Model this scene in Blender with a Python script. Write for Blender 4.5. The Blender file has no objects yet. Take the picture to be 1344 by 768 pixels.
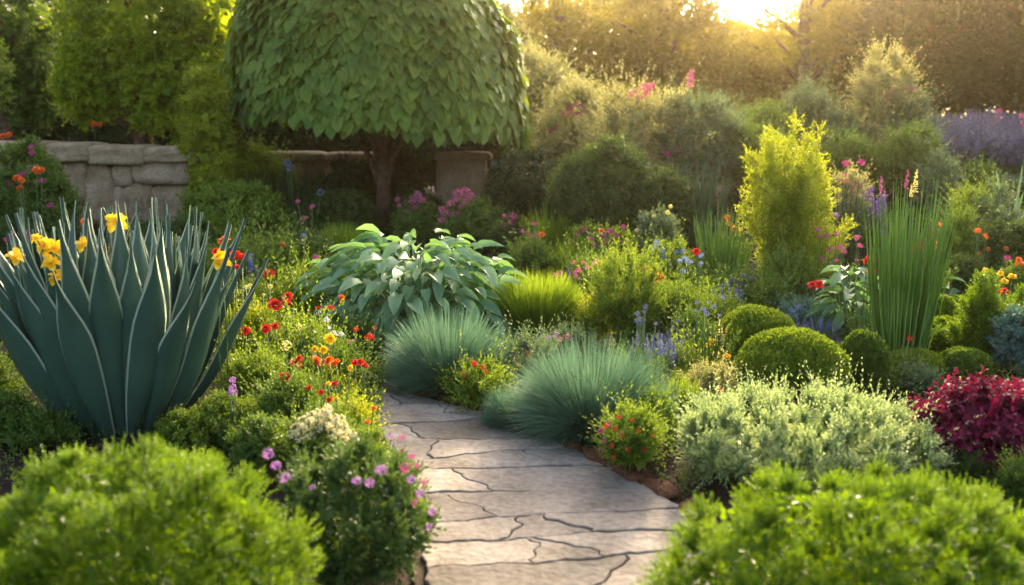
import bpy, math, random
import numpy as np
from mathutils import Vector

S = bpy.context.scene
COL = S.collection
R = math.radians

# ------------------------------------------------------------------ camera, sky, sun, exposure
CAMZ, FPX = 1.7, 1344 * 35 / 36
PIT = math.atan((384 - 150) / FPX)
cam_d = bpy.data.cameras.new("camera"); cam = bpy.data.objects.new("camera", cam_d); COL.objects.link(cam)
cam_d.lens = 35; cam_d.sensor_width = 36; cam_d.clip_end = 800; cam_d.clip_start = 0.05
cam.location = (0, 0, CAMZ); cam.rotation_euler = (math.pi / 2 - PIT, 0, 0)
cam_d.dof.use_dof = True; cam_d.dof.focus_distance = 6.6; cam_d.dof.aperture_fstop = 1.7
S.camera = cam

SUN_AZ, SUN_EL = 15.5, 17.0            # degrees right of the view direction, above the horizon
W = bpy.data.worlds.new("World"); S.world = W; W.use_nodes = True
wn, wl = W.node_tree.nodes, W.node_tree.links
bg = wn["Background"]; sky = wn.new("ShaderNodeTexSky"); sky.sky_type = 'NISHITA'
sky.sun_disc = False; sky.sun_elevation = R(SUN_EL); sky.sun_rotation = R(SUN_AZ)
sky.air_density = 0.45; sky.dust_density = 5.5; sky.ozone_density = 0.0
wl.new(sky.outputs[0], bg.inputs[0]); bg.inputs[1].default_value = 0.15

sd = bpy.data.lights.new("sun", 'SUN'); so = bpy.data.objects.new("sun", sd); COL.objects.link(so)
sd.energy = 2.1; sd.angle = R(5.0); sd.color = (1.0, 0.79, 0.50)
az, el = R(SUN_AZ), R(SUN_EL)
SUNV = Vector((math.sin(az) * math.cos(el), math.cos(az) * math.cos(el), math.sin(el)))
so.rotation_euler = SUNV.to_track_quat('Z', 'Y').to_euler(); so.location = (8, 20, 15)

S.view_settings.view_transform = 'Standard'; S.view_settings.look = 'None'
S.view_settings.exposure = 2.45; S.view_settings.gamma = 1.0
S.view_settings.use_curve_mapping = False
S.render.engine = 'CYCLES'
S.cycles.max_bounces = 7; S.cycles.diffuse_bounces = 3; S.cycles.transmission_bounces = 4
S.cycles.volume_bounces = 0; S.cycles.use_denoising = True

# ------------------------------------------------------------------ terrain and picture-to-ground helpers
def smooth(a, b, x):
    t = np.clip((x - a) / (b - a), 0, 1); return t * t * (3 - 2 * t)
def ground(x, y):
    return 0.95 * smooth(7.5, 17, y) * smooth(-1, 4.5, x)
CP, SP = math.cos(PIT), math.sin(PIT)
def ray(px, py):
    cx, cz = (px - 672) / FPX, (384 - py) / FPX
    return np.array([cx, CP + SP * cz, -SP + CP * cz])
def at(px, py, h=0.0):
    r = ray(px, py); y = 1.5
    while y < 60:
        p = r * (y / r[1]); 
        if CAMZ + p[2] <= ground(p[0], y) + h: break
        y += 0.01
    p = r * (y / r[1]); return np.array([p[0], y, CAMZ + p[2]])
def at_depth(px, py, y):
    r = ray(px, py); p = r * (y / r[1]); return np.array([p[0], y, CAMZ + p[2]])
def mpp(y, z):                                   # metres per pixel of the 1344 wide picture there
    return (y * CP + (CAMZ - z) * SP) / FPX
def place(cx, base, top, w, front=True):
    p = at(cx, base); y = p[1]
    r = w * mpp(y, 0.3) / 2
    if front: y += r * 0.75
    q = at_depth(cx, base, y); gz = float(ground(q[0], y))
    zt = at_depth(cx, top, y)[2]
    return np.array([q[0], y, gz]), w * mpp(y, (gz + zt) / 2), zt - gz

# ------------------------------------------------------------------ mesh building
def nz(a): return a / np.maximum(np.linalg.norm(a, axis=-1, keepdims=True), 1e-9)
def rvec(rng, n): return nz(rng.normal(size=(n, 3)))
Z3 = np.array([0, 0, 1.0])
def orth(D):
    ref = np.where(np.abs(D[:, 2:3]) > 0.9, np.array([[1.0, 0, 0]]), Z3[None])
    return nz(np.cross(D, ref))

class MB:
    def __init__(s): s.v, s.l, s.t, s.m, s.sm, s.n = [], [], [], [], [], 0
    def add(s, V, loops, totals, mat=0, sm=False):
        s.v.append(V.reshape(-1, 3)); s.l.append(np.asarray(loops).ravel() + s.n); s.t.append(np.asarray(totals))
        s.m.append(np.full(len(totals), mat)); s.sm.append(np.full(len(totals), sm)); s.n += V.size // 3
    def rep(s, V, polys, mat=0, sm=False):       # V (n,k,3): the same k-vertex template n times
        n, k = V.shape[:2]
        lt = np.concatenate([np.array(p) for p in polys]); tt = np.array([len(p) for p in polys])
        s.add(V, (lt[None] + (np.arange(n) * k)[:, None]).ravel(), np.tile(tt, n), mat, sm)
    def mesh(s, name, mats):
        me = bpy.data.meshes.new(name)
        V = np.concatenate(s.v); L = np.concatenate(s.l); T = np.concatenate(s.t)
        me.vertices.add(len(V)); me.vertices.foreach_set("co", V.astype(np.float32).ravel())
        me.loops.add(len(L)); me.loops.foreach_set("vertex_index", L.astype(np.int32))
        me.polygons.add(len(T)); me.polygons.foreach_set("loop_start", np.concatenate([[0], np.cumsum(T)[:-1]]).astype(np.int32))
        me.polygons.foreach_set("material_index", np.concatenate(s.m).astype(np.int32))
        me.polygons.foreach_set("use_smooth", np.concatenate(s.sm).astype(bool))
        for m in mats: me.materials.append(m)
        me.update(calc_edges=True); return me

def obj(name, mb, mats, parent=None, loc=None):
    if not isinstance(mats, (list, tuple)): mats = [mats]
    o = bpy.data.objects.new(name, mb.mesh(name, mats) if isinstance(mb, MB) else mb); COL.objects.link(o)
    if parent is not None: o.parent = parent
    if loc is not None: o.location = [float(c) for c in loc]
    return o
def tag(o, label=None, cat=None, group=None, kind=None):
    for k, v in (("label", label), ("category", cat), ("group", group), ("kind", kind)):
        if v: o[k] = v
    return o
def thing(name, label, cat, loc, group=None):
    o = bpy.data.objects.new(name, None); COL.objects.link(o); o.empty_display_size = 0.1
    o.location = [float(c) for c in loc]; return tag(o, label, cat, group)
def copy_child(src, parent, loc, scale=1.0, rot=(0, 0, 0)):
    c = src.copy(); COL.objects.link(c); c.parent = parent
    c.location = [float(x) for x in loc]; c.scale = (scale,) * 3; c.rotation_euler = rot; return c

# leaf templates: x along, y across, z up; (verts, polys)
DIA = (np.array([[0, 0, 0], [.42, -.5, .04], [1, 0, 0], [.42, .5, .04]], float), [(0, 1, 2, 3)])
FOLD = (np.array([[0, 0, 0], [.5, 0, -.05], [1, 0, -.08], [.42, -.5, .07], [.42, .5, .07]], float), [(0, 3, 2, 1), (0, 1, 2, 4)])
def oval(k=.25, cup=.10, wid=(.30, .50, .46, .26), heart=0.0):
    xs = [0, .14, .40, .68, .88, 1.0]; w = [.0] + list(wid) + [0]
    V, P = [], []
    for x in xs: V.append((x, 0, -k * x * x))
    for sgn in (-1, 1):
        for i in range(1, 5):
            V.append((xs[i] - (heart if i == 1 else 0), sgn * w[i], cup * w[i] * 2 - k * xs[i] ** 2))
    for q, sgn in ((6, -1), (10, 1)):
        P.append((0, q, 1) if sgn < 0 else (0, 1, q))
        for i in range(3):
            a = (1 + i, q + i, q + i + 1, 2 + i); P.append(a if sgn < 0 else a[::-1])
        P.append((4, q + 3, 5) if sgn < 0 else (4, 5, q + 3))
    return np.array(V, float), P
OVAL = oval(); HEART = oval(.22, .12, (.44, .50, .38, .18), .10); LANCE = oval(.3, .1, (.3, .5, .42, .2))

def leafset(mb, P, D, N, L, Wd, tpl, mat=0, sm=False):
    D = nz(D); N = nz(N - (N * D).sum(1, keepdims=True) * D); Sd = np.cross(N, D)
    T = tpl[0]; L = np.broadcast_to(L, len(P)); Wd = np.broadcast_to(Wd, len(P))
    V = (P[:, None] + T[None, :, 0:1] * (L[:, None] * D)[:, None] + T[None, :, 1:2] * (Wd[:, None] * Sd)[:, None]
         + T[None, :, 2:3] * (L[:, None] * N)[:, None])
    mb.rep(V, tpl[1], mat, sm)

def sprigs(mb, rng, P, D, Ls, m, lL, lW, tpl=DIA, mat=0, ang=1.0, start=.15, taper=.4, stem=0.0, smat=None, sm=False):
    n = len(P); D = nz(D); U = orth(D); Vv = np.cross(D, U)
    Ls = np.broadcast_to(Ls, n)
    t = np.clip(np.linspace(start, 1, m)[None] + rng.normal(0, .04, (n, m)), 0, 1.02)
    ph = np.arange(m)[None] * 2.4 + rng.uniform(0, 6.28, (n, 1)) + rng.normal(0, .3, (n, m))
    B = P[:, None] + D[:, None] * (t * Ls[:, None])[..., None]
    rad = np.cos(ph)[..., None] * U[:, None] + np.sin(ph)[..., None] * Vv[:, None]
    a = (ang * (1 - .45 * t) + rng.normal(0, .15, (n, m)))[..., None]
    LD = D[:, None] * np.cos(a) + rad * np.sin(a)
    N = D[:, None] * np.sin(a) - rad * np.cos(a) + rng.normal(0, .25, (n, m, 3))
    sc = (1 - taper * t) * rng.uniform(.7, 1.2, (n, m))
    leafset(mb, B.reshape(-1, 3), LD.reshape(-1, 3), N.reshape(-1, 3), (lL * sc).ravel(), (lW * sc).ravel(), tpl, mat, sm)
    if stem: tubes(mb, P, P + D * Ls[:, None], stem, stem * .5, 3, mat if smat is None else smat)

def tubes(mb, A, B, ra, rb, k=4, mat=0):
    D = nz(B - A); U = orth(D); Vv = np.cross(D, U); n = len(A)
    ra = np.broadcast_to(ra, n)[:, None, None]; rb = np.broadcast_to(rb, n)[:, None, None]
    an = np.arange(k) * 2 * math.pi / k
    ring = np.cos(an)[None, :, None] * U[:, None] + np.sin(an)[None, :, None] * Vv[:, None]
    V = np.concatenate([A[:, None] + ring * ra, B[:, None] + ring * rb], 1)
    mb.rep(V, [(i, (i + 1) % k, k + (i + 1) % k, k + i) for i in range(k)] + [tuple(range(k, 2 * k))], mat, True)

def tube(mb, pts, rad, k=10, mat=0, wob=0.0, rng=None):
    pts = np.asarray(pts, float); n = len(pts); rad = np.broadcast_to(rad, n)
    T = nz(np.gradient(pts, axis=0)); U = orth(T); 
    for i in range(1, n):
        if (U[i] * U[i - 1]).sum() < 0: U[i] *= -1
    Vv = np.cross(T, U); an = np.arange(k) * 2 * math.pi / k
    rr = rad[:, None] * (1 + (wob * rng.normal(size=(n, k)) if wob else 0))
    V = pts[:, None] + rr[..., None] * (np.cos(an)[None, :, None] * U[:, None] + np.sin(an)[None, :, None] * Vv[:, None])
    P = [(i * k + j, i * k + (j + 1) % k, (i + 1) * k + (j + 1) % k, (i + 1) * k + j) for i in range(n - 1) for j in range(k)]
    P += [tuple(range((n - 1) * k, n * k)), tuple(reversed(range(k)))]
    mb.rep(V.reshape(1, -1, 3), P, mat, True)

def blades(mb, rng, P, D, L, Wd, nseg=4, bend=.25, mat=0, tip=.05):
    n = len(P); D = nz(D.copy()); L = np.broadcast_to(L, n); Wd = np.broadcast_to(Wd, n); bend = np.broadcast_to(bend, n)
    sd = nz(np.cross(D, nz(rng.normal(size=(n, 3)) + .01))); pos = P.copy(); rows = []
    for i in range(nseg + 1):
        t = i / nseg; w = Wd * ((1 - t) ** .7 * (1 - tip) + tip) * .5
        rows += [pos - sd * w[:, None], pos + sd * w[:, None]]
        pos = pos + D * (L / nseg)[:, None]
        D = nz(D - Z3[None] * (bend * (.4 + t))[:, None] / nseg * 4)
        sd = nz(sd - (sd * D).sum(1, keepdims=True) * D)
    V = np.stack(rows, 1)
    mb.rep(V, [(2 * i, 2 * i + 1, 2 * i + 3, 2 * i + 2) for i in range(nseg)], mat, True)

def ball(mb, rng, c, rx, ry, rz, nu=20, nv=12, noise=.08, mat=0):
    an = np.arange(nu) * 2 * math.pi / nu; ph = np.linspace(-math.pi / 2 + .05, math.pi / 2 - .05, nv)
    d = np.stack([np.cos(ph)[:, None] * np.cos(an)[None], np.cos(ph)[:, None] * np.sin(an)[None], np.repeat(np.sin(ph)[:, None], nu, 1)], -1)
    k = [rng.normal(size=3) * 2.5 for _ in range(4)]
    f = 1 + noise * sum(np.sin(d @ q + i) for i, q in enumerate(k)) / 1.6
    V = c + d * f[..., None] * np.array([rx, ry, rz])
    P = [(j * nu + i, j * nu + (i + 1) % nu, (j + 1) * nu + (i + 1) % nu, (j + 1) * nu + i) for j in range(nv - 1) for i in range(nu)]
    P += [tuple(reversed(range(nu))), tuple(range((nv - 1) * nu, nv * nu))]
    mb.rep(V.reshape(1, -1, 3), P, mat, True)

def fib(n, lo=-1.0, rng=None):
    i = np.arange(n) + .5; z = lo + (1 - lo) * i / n; a = i * 2.399963
    r = np.sqrt(np.maximum(0, 1 - z * z)); d = np.stack([r * np.cos(a), r * np.sin(a), z], 1)
    if rng is not None: d = nz(d + rng.normal(0, .8 / math.sqrt(n), d.shape))
    return d

def ell_area(a, b, c):
    p = 1.6; return 4 * math.pi * (((a * b) ** p + (a * c) ** p + (b * c) ** p) / 3) ** (1 / p)

def bush_mesh(mb, rng, rx, ry, h, lL, asp=.5, m=10, spr=3.0, ncl=60, rc=.22, up=.4, ang=1.0, K=3.0, mat=0, c0=.42,
              tpl=DIA, low=-.7, core=.72, fr=(.8, 1.0), cz=0.0, cxy=(0, 0), shootf=0.0, cap=90000, flat=0.0, sm=False):
    """A clumpy crown: leafy sprigs bursting from clump centres spread over an uneven ellipsoid."""
    cen = np.array([cxy[0], cxy[1], cz + c0 * h]); upr, lor = h * (1 - c0), h * c0
    lW = lL * asp; Sf = ell_area(rx, ry, h / 2)
    ns = int(min(cap / m, K * Sf / (m * lL * lW * .55)))
    rcm = rc * min(rx, h * .55)
    d = fib(ncl, low, rng); sc = np.where(d[:, 2:3] > 0, np.array([[rx, ry, upr]]), np.array([[rx, ry, lor]])) - rcm * .8
    f = rng.uniform(fr[0], fr[1], (ncl, 1)); cc = cen + d * sc * f
    on = nz(d / np.array([[rx, ry, (upr + lor) / 2]]))
    ci = rng.integers(0, ncl, ns); csz = rng.uniform(.7, 1.25, ncl)
    q = nz(rvec(rng, ns) + on[ci] * .7 + Z3 * .2)
    base = cc[ci] + q * (rcm * csz[ci] * rng.uniform(.35, 1.0, ns))[:, None] - q * (lL * spr * .4)
    D = nz(q * .7 + on[ci] * .45 + Z3 * up + rng.normal(0, .25, (ns, 3)))
    Ls = lL * spr * rng.uniform(.6, 1.25, ns)
    if shootf: Ls = Ls * np.where(rng.random(ns) < shootf, rng.uniform(1.5, 2.4, ns), 1)
    sprigs(mb, rng, base, D, Ls, m, lL, lW, tpl, mat, ang, sm=sm)
    if core:                                       # inner leaves that close the crown
        nc = int(min(9000, 1.3 * ell_area(rx * core, ry * core, h * core / 2) / (lL * lL * 3.2)) + 60)
        dv = rvec(rng, nc) * (rng.random((nc, 1)) ** .33); off = np.where(dv[:, 2:3] > 0, np.array([[rx, ry, upr]]), np.array([[rx, ry, lor]])) * core * 1.08
        leafset(mb, cen + dv * off, rvec(rng, nc), rvec(rng, nc), lL * 2.6, lL * 1.9, FOLD, mat)
    return cc

def plume_mesh(mb, rng, R_, h, prof, n, lL, per=14, plen=.24, m=10, asp=.42, up=1.0, mat=0):
    """A feathery shrub: curved plumes of fine leaves rising from a narrow foot to an uneven outline."""
    nb = max(9, n // 16); zb = (np.arange(nb) + .6) / nb; zb = .22 + .76 * zb; ab = np.arange(nb) * 2.4 + rng.normal(0, .3, nb)
    rb = np.interp(zb, *prof) * R_ * rng.uniform(.62, 1.12, nb); tip = np.stack([np.cos(ab) * rb, np.sin(ab) * rb, zb * h], 1)
    bi = rng.integers(0, nb, n); u = rng.uniform(.0, 1, n) ** .7; foot0 = np.array([0, 0, 1.0]) * (zb[bi] * h * .35)[:, None]
    T = foot0 + (tip[bi] - foot0) * u[:, None] + rng.normal(0, R_ * .17, (n, 3)) * (1.15 - u)[:, None]; T[:, 2] = np.maximum(T[:, 2], h * .12)
    bd = nz(tip[bi] - foot0); D = nz(bd * .8 + Z3 * .75 * up + rng.normal(0, .25, (n, 3)))
    Lp = h * plen * rng.uniform(.6, 1.3, n); A = T - D * Lp[:, None]
    tubes(mb, A, T, .004, .0015, 3, mat)
    t = rng.uniform(0, 1, (n, per)); B = A[:, None] + D[:, None] * (t * Lp[:, None])[..., None]
    SD = nz(D[:, None] * .9 + rng.normal(0, .55, (n, per, 3)))
    sprigs(mb, rng, B.reshape(-1, 3), SD.reshape(-1, 3), (lL * 4.2 * (1.15 - .6 * t)).ravel(), m, lL, lL * asp, DIA, mat, .9)
    foot = np.column_stack([rng.normal(0, R_ * .12, (n // 3, 2)), np.zeros(n // 3)]); tubes(mb, foot, A[:n // 3], .010, .004, 4, mat)

def topiary_mesh(mb, rng, rx, ry, h, lL, K=5, mat=0, c0=.45, rough=.03, asp=.55, pw=2.0, cz=0, cone=0.0):
    cen = np.array([0, 0, cz + c0 * h]); upr, lor = h * (1 - c0), h * c0
    n = int(min(60000, K * ell_area(rx, ry, h / 2) / (lL * lL * asp * .5)))
    d = fib(n, -.95, rng); e = np.abs(d) ** (2 / pw) * np.sign(d)
    sc = np.where(d[:, 2:3] > 0, np.array([[rx, ry, upr]]), np.array([[rx, ry, lor]]))
    ks = [rng.normal(size=3) * s for s in (3, 5, 9, 14)]
    bump = 1 + rough * sum(np.sin(d @ k + i) for i, k in enumerate(ks)) + rng.normal(0, .02, n) - rng.random(n) ** 2 * .10
    V = e * sc * bump[:, None]
    if cone:
        t = np.clip((V[:, 2] + lor) / h, 0, 1.05); V[:, :2] *= (1 - cone * t)[:, None]
    on = nz(d / np.array([[rx, ry, (upr + lor) / 2]]))
    D = nz(on * .55 + Z3 * .45 + rng.normal(0, .55, (n, 3)))
    leafset(mb, cen + V, D, nz(on + rng.normal(0, .5, (n, 3))), lL * rng.uniform(.7, 1.3, n), lL * asp, FOLD, mat)
    if cone:
        for i in range(6):
            t = (i + .5) / 6; ball(mb, rng, np.array([0, 0, cz + h * t]), rx * .75 * (1 - cone * t) * math.sqrt(max(.05, 1 - (2 * t - 1) ** 2)), ry * .75 * (1 - cone * t) * math.sqrt(max(.05, 1 - (2 * t - 1) ** 2)), h * .12, 12, 6, .05, mat)
    else: ball(mb, rng, cen, rx * .86, ry * .86, min(upr, lor) * .86, 20, 12, .03, mat)

# ------------------------------------------------------------------ materials
def newmat(name):
    m = bpy.data.materials.new(name); m.use_nodes = True
    return m, m.node_tree.nodes, m.node_tree.links, m.node_tree.nodes["Principled BSDF"], m.node_tree.nodes["Material Output"]
def rgba(c): return (c[0], c[1], c[2], 1)
def leafmat(name, a, b, trans=.38, rough=.48, tc=None, scale=5.0, spec=.35):
    """Leaf: colour differs leaf by leaf (island) and drifts over the plant; part of the light passes through."""
    m, n, l, p, out = newmat(name)
    geo = n.new("ShaderNodeNewGeometry"); tex = n.new("ShaderNodeTexCoord"); noi = n.new("ShaderNodeTexNoise")
    noi.inputs["Scale"].default_value = scale; noi.inputs["Detail"].default_value = 2
    l.new(tex.outputs["Object"], noi.inputs["Vector"])
    add = n.new("ShaderNodeMath"); add.operation = 'MULTIPLY_ADD'; add.inputs[1].default_value = 1.6; 
    l.new(noi.outputs["Fac"], add.inputs[0])
    r2 = n.new("ShaderNodeMath"); r2.operation = 'MULTIPLY_ADD'; r2.inputs[1].default_value = .7; r2.inputs[2].default_value = -.65
    l.new(geo.outputs["Random Per Island"], r2.inputs[0]); l.new(r2.outputs[0], add.inputs[2])
    mix = n.new("ShaderNodeMix"); mix.data_type = 'RGBA'; mix.clamp_factor = True
    mix.inputs["A"].default_value = rgba(a); mix.inputs["B"].default_value = rgba(b); l.new(add.outputs[0], mix.inputs["Factor"])
    l.new(mix.outputs["Result"], p.inputs["Base Color"]); p.inputs["Roughness"].default_value = rough
    p.inputs["Specular IOR Level"].default_value = spec
    if trans:
        tr = n.new("ShaderNodeBsdfTranslucent"); t2 = n.new("ShaderNodeMix"); t2.data_type = 'RGBA'; t2.blend_type = 'MULTIPLY'
        t2.inputs["Factor"].default_value = 1; l.new(mix.outputs["Result"], t2.inputs["A"])
        t2.inputs["B"].default_value = rgba(tc or (1.7, 1.5, .7)); l.new(t2.outputs["Result"], tr.inputs["Color"])
        ms = n.new("ShaderNodeMixShader"); ms.inputs[0].default_value = trans
        l.new(p.outputs[0], ms.inputs[1]); l.new(tr.outputs[0], ms.inputs[2]); l.new(ms.outputs[0], out.inputs["Surface"])
    return m
def rockmat(name, a, b, c, scale=6.0, bump=.5, rough=.85, island=True):
    m, n, l, p, out = newmat(name)
    tex = n.new("ShaderNodeTexCoord"); n1 = n.new("ShaderNodeTexNoise"); n2 = n.new("ShaderNodeTexNoise")
    n1.inputs["Scale"].default_value = scale; n1.inputs["Detail"].default_value = 8; n1.inputs["Roughness"].default_value = .62
    n2.inputs["Scale"].default_value = scale * 9; n2.inputs["Detail"].default_value = 6
    for q in (n1, n2): l.new(tex.outputs["Object"], q.inputs["Vector"])
    rp = n.new("ShaderNodeValToRGB"); e = rp.color_ramp.elements
    e[0].position = .30; e[0].color = rgba(a); e[1].position = .72; e[1].color = rgba(c)
    k = e.new(.5); k.color = rgba(b); l.new(n1.outputs["Fac"], rp.inputs[0])
    mul = n.new("ShaderNodeMix"); mul.data_type = 'RGBA'; mul.blend_type = 'MULTIPLY'; mul.inputs["Factor"].default_value = .8
    l.new(rp.outputs[0], mul.inputs["A"])
    g = n.new("ShaderNodeMapRange"); g.inputs["From Min"].default_value = .25; g.inputs["From Max"].default_value = .75
    g.inputs["To Min"].default_value = .6; g.inputs["To Max"].default_value = 1.25; l.new(n2.outputs["Fac"], g.inputs["Value"])
    l.new(g.outputs[0], mul.inputs["B"]); last = mul.outputs["Result"]
    if island:
        geo = n.new("ShaderNodeNewGeometry"); h = n.new("ShaderNodeMapRange"); h.inputs["To Min"].default_value = .62; h.inputs["To Max"].default_value = 1.25
        l.new(geo.outputs["Random Per Island"], h.inputs["Value"])
        mm = n.new("ShaderNodeMix"); mm.data_type = 'RGBA'; mm.blend_type = 'MULTIPLY'; mm.inputs["Factor"].default_value = 1
        l.new(last, mm.inputs["A"]); l.new(h.outputs[0], mm.inputs["B"]); last = mm.outputs["Result"]
    l.new(last, p.inputs["Base Color"]); p.inputs["Roughness"].default_value = rough; p.inputs["Specular IOR Level"].default_value = .12
    bp = n.new("ShaderNodeBump"); bp.inputs["Strength"].default_value = bump; bp.inputs["Distance"].default_value = .02
    ad = n.new("ShaderNodeMath"); ad.operation = 'ADD'; l.new(n1.outputs["Fac"], ad.inputs[0]); l.new(n2.outputs["Fac"], ad.inputs[1])
    l.new(ad.outputs[0], bp.inputs["Height"]); l.new(bp.outputs[0], p.inputs["Normal"])
    return m

M = dict(
    lime=leafmat("lime_leaf", (.052, .125, .002), (.165, .27, .006), .42, scale=7),
    golden=leafmat("golden_leaf", (.19, .26, .010), (.36, .43, .025), .45, scale=6),
    box=leafmat("box_leaf", (.10, .18, .010), (.21, .29, .020), .34, scale=8),
    boxdark=leafmat("dark_box_leaf", (.065, .13, .014), (.13, .21, .022), .34, scale=8),
    thyme=leafmat("thyme_leaf", (.045, .095, .018), (.11, .19, .04), .30, scale=9),
    pale=leafmat("pale_leaf", (.24, .34, .12), (.46, .52, .27), .40, tc=(1.2, 1.2, .8)),
    cream=leafmat("cream_bloom", (.62, .60, .32), (.82, .78, .52), .40, tc=(1.1, 1.0, .8)),
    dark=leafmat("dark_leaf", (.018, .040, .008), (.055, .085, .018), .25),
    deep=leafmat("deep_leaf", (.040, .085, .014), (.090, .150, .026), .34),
    mid=leafmat("mid_leaf", (.068, .140, .020), (.155, .24, .036), .40),
    fresh=leafmat("fresh_leaf", (.10, .18, .018), (.22, .31, .03), .42),
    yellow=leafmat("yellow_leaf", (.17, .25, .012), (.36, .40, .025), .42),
    blossom=leafmat("blossom_leaf", (.20, .24, .075), (.52, .50, .26), .45, tc=(1.4, 1.25, .7)),
    sage=leafmat("sage_leaf", (.10, .16, .075), (.20, .27, .13), .35, tc=(1.3, 1.3, .8)),
    ivy=leafmat("ivy_leaf", (.125, .225, .008), (.33, .41, .018), .48, tc=(2.0, 1.7, .3), scale=3),
    dome=leafmat("dome_leaf", (.085, .180, .016), (.215, .315, .034), .38, rough=.55, tc=(2.2, 1.7, .4), scale=1.5),
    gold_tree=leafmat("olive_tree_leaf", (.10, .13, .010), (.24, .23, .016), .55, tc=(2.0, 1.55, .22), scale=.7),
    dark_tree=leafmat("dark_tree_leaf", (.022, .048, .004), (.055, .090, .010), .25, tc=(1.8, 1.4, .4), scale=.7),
    fescue=leafmat("fescue_blade", (.078, .165, .100), (.18, .29, .180), .30, tc=(1.2, 1.3, 1.0), spec=.3),
    grass=leafmat("grass_blade", (.12, .22, .018), (.24, .34, .03), .42),
    reed=leafmat("reed_blade", (.10, .22, .022), (.21, .34, .035), .35),
    reeddark=leafmat("dark_reed_blade", (.05, .105, .03), (.10, .17, .05), .35),
    hosta=leafmat("hosta_leaf", (.12, .25, .12), (.26, .40, .21), .30, rough=.62, tc=(1.3, 1.4, .6), spec=.22),
    teal=leafmat("teal_leaf", (.07, .15, .12), (.15, .26, .20), .28, tc=(1.2, 1.3, .8)),
    crimson=leafmat("crimson_leaf", (.062, .004, .021), (.26, .014, .064), .38, rough=.62, tc=(1.6, .7, .8), scale=6),
    stem=leafmat("green_stem", (.07, .13, .03), (.13, .21, .05), .1),
    yucca=leafmat("yucca_blade", (.09, .19, .11), (.19, .31, .19), .35),
    agave=leafmat("agave_leaf", (.032, .085, .055), (.072, .145, .092), .06, rough=.42, scale=2.5, spec=.45),
    margin=leafmat("agave_margin", (.40, .50, .36), (.58, .64, .46), .15, rough=.5),
    red=leafmat("red_petal", (.55, .015, .010), (.85, .06, .02), .30, tc=(1.2, .8, .6)),
    orange=leafmat("orange_petal", (.80, .13, .012), (.95, .30, .03), .30, tc=(1.1, .9, .6)),
    yel=leafmat("yellow_petal", (.93, .58, .010), (.97, .74, .03), .30, tc=(1.1, 1, .6)),
    paleyel=leafmat("pale_yellow_petal", (.85, .72, .16), (.92, .82, .35), .30, tc=(1, 1, .8)),
    pink=leafmat("pink_petal", (.52, .07, .18), (.80, .24, .38), .32, tc=(1.1, .9, 1)),
    magenta=leafmat("magenta_petal", (.42, .03, .17), (.68, .11, .34), .32, tc=(1.1, .9, 1)),
    lilac=leafmat("lilac_petal", (.42, .15, .46), (.70, .36, .70), .32, tc=(1.1, 1, 1.1)),
    purple=leafmat("purple_petal", (.16, .05, .34), (.36, .14, .55), .30, tc=(1.1, .9, 1.1)),
    blue=leafmat("blue_petal", (.15, .16, .40), (.32, .33, .62), .30, tc=(1, 1, 1.1)),
    skyblue=leafmat("light_blue_petal", (.22, .32, .58), (.42, .52, .76), .30, tc=(1, 1, 1.1)),
    lav=leafmat("lavender_petal", (.12, .125, .19), (.22, .225, .31), .20, tc=(1, 1, 1.1)),
    white=leafmat("white_petal", (.72, .72, .66), (.82, .82, .78), .30, tc=(1, 1, 1)),
    bark=rockmat("bark", (.09, .055, .03), (.19, .115, .065), (.29, .18, .105), 14, 1.0, .9, False),
    soil=rockmat("soil", (.020, .014, .009), (.040, .027, .017), (.075, .050, .030), 5, 1.0, .95, False),
    wallrock=rockmat("wall_rock", (.30, .20, .10), (.46, .33, .185), (.56, .43, .27), 3.2, .7),
    flag=rockmat("flagstone", (.195, .160, .118), (.300, .255, .198), (.405, .350, .282), 3.4, .4, .92),
    joint=rockmat("joint_earth", (.045, .033, .022), (.08, .058, .04), (.12, .09, .06), 30, .8, .95, False),
    edge=rockmat("rust_rock", (.085, .036, .018), (.17, .075, .036), (.27, .13, .065), 9, 1.0, .9),
)

# ------------------------------------------------------------------ ground
def axis(lo, hi, flo, fhi, fine, coarse):
    return np.unique(np.concatenate([np.linspace(lo, flo, coarse), np.linspace(flo, fhi, fine), np.linspace(fhi, hi, coarse)]))
gx = axis(-250, 250, -12, 16, 90, 14); gy = axis(-30, 400, 0, 32, 110, 14)
X, Y = np.meshgrid(gx, gy); Zg = ground(X, Y)
g = MB(); nx, ny = len(gx), len(gy)
g.rep(np.stack([X, Y, Zg], -1).reshape(1, -1, 3), [(j * nx + i, j * nx + i + 1, (j + 1) * nx + i + 1, (j + 1) * nx + i) for j in range(ny - 1) for i in range(nx - 1)], 0, True)
tag(obj("ground", g, M["soil"]), kind="structure")

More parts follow.
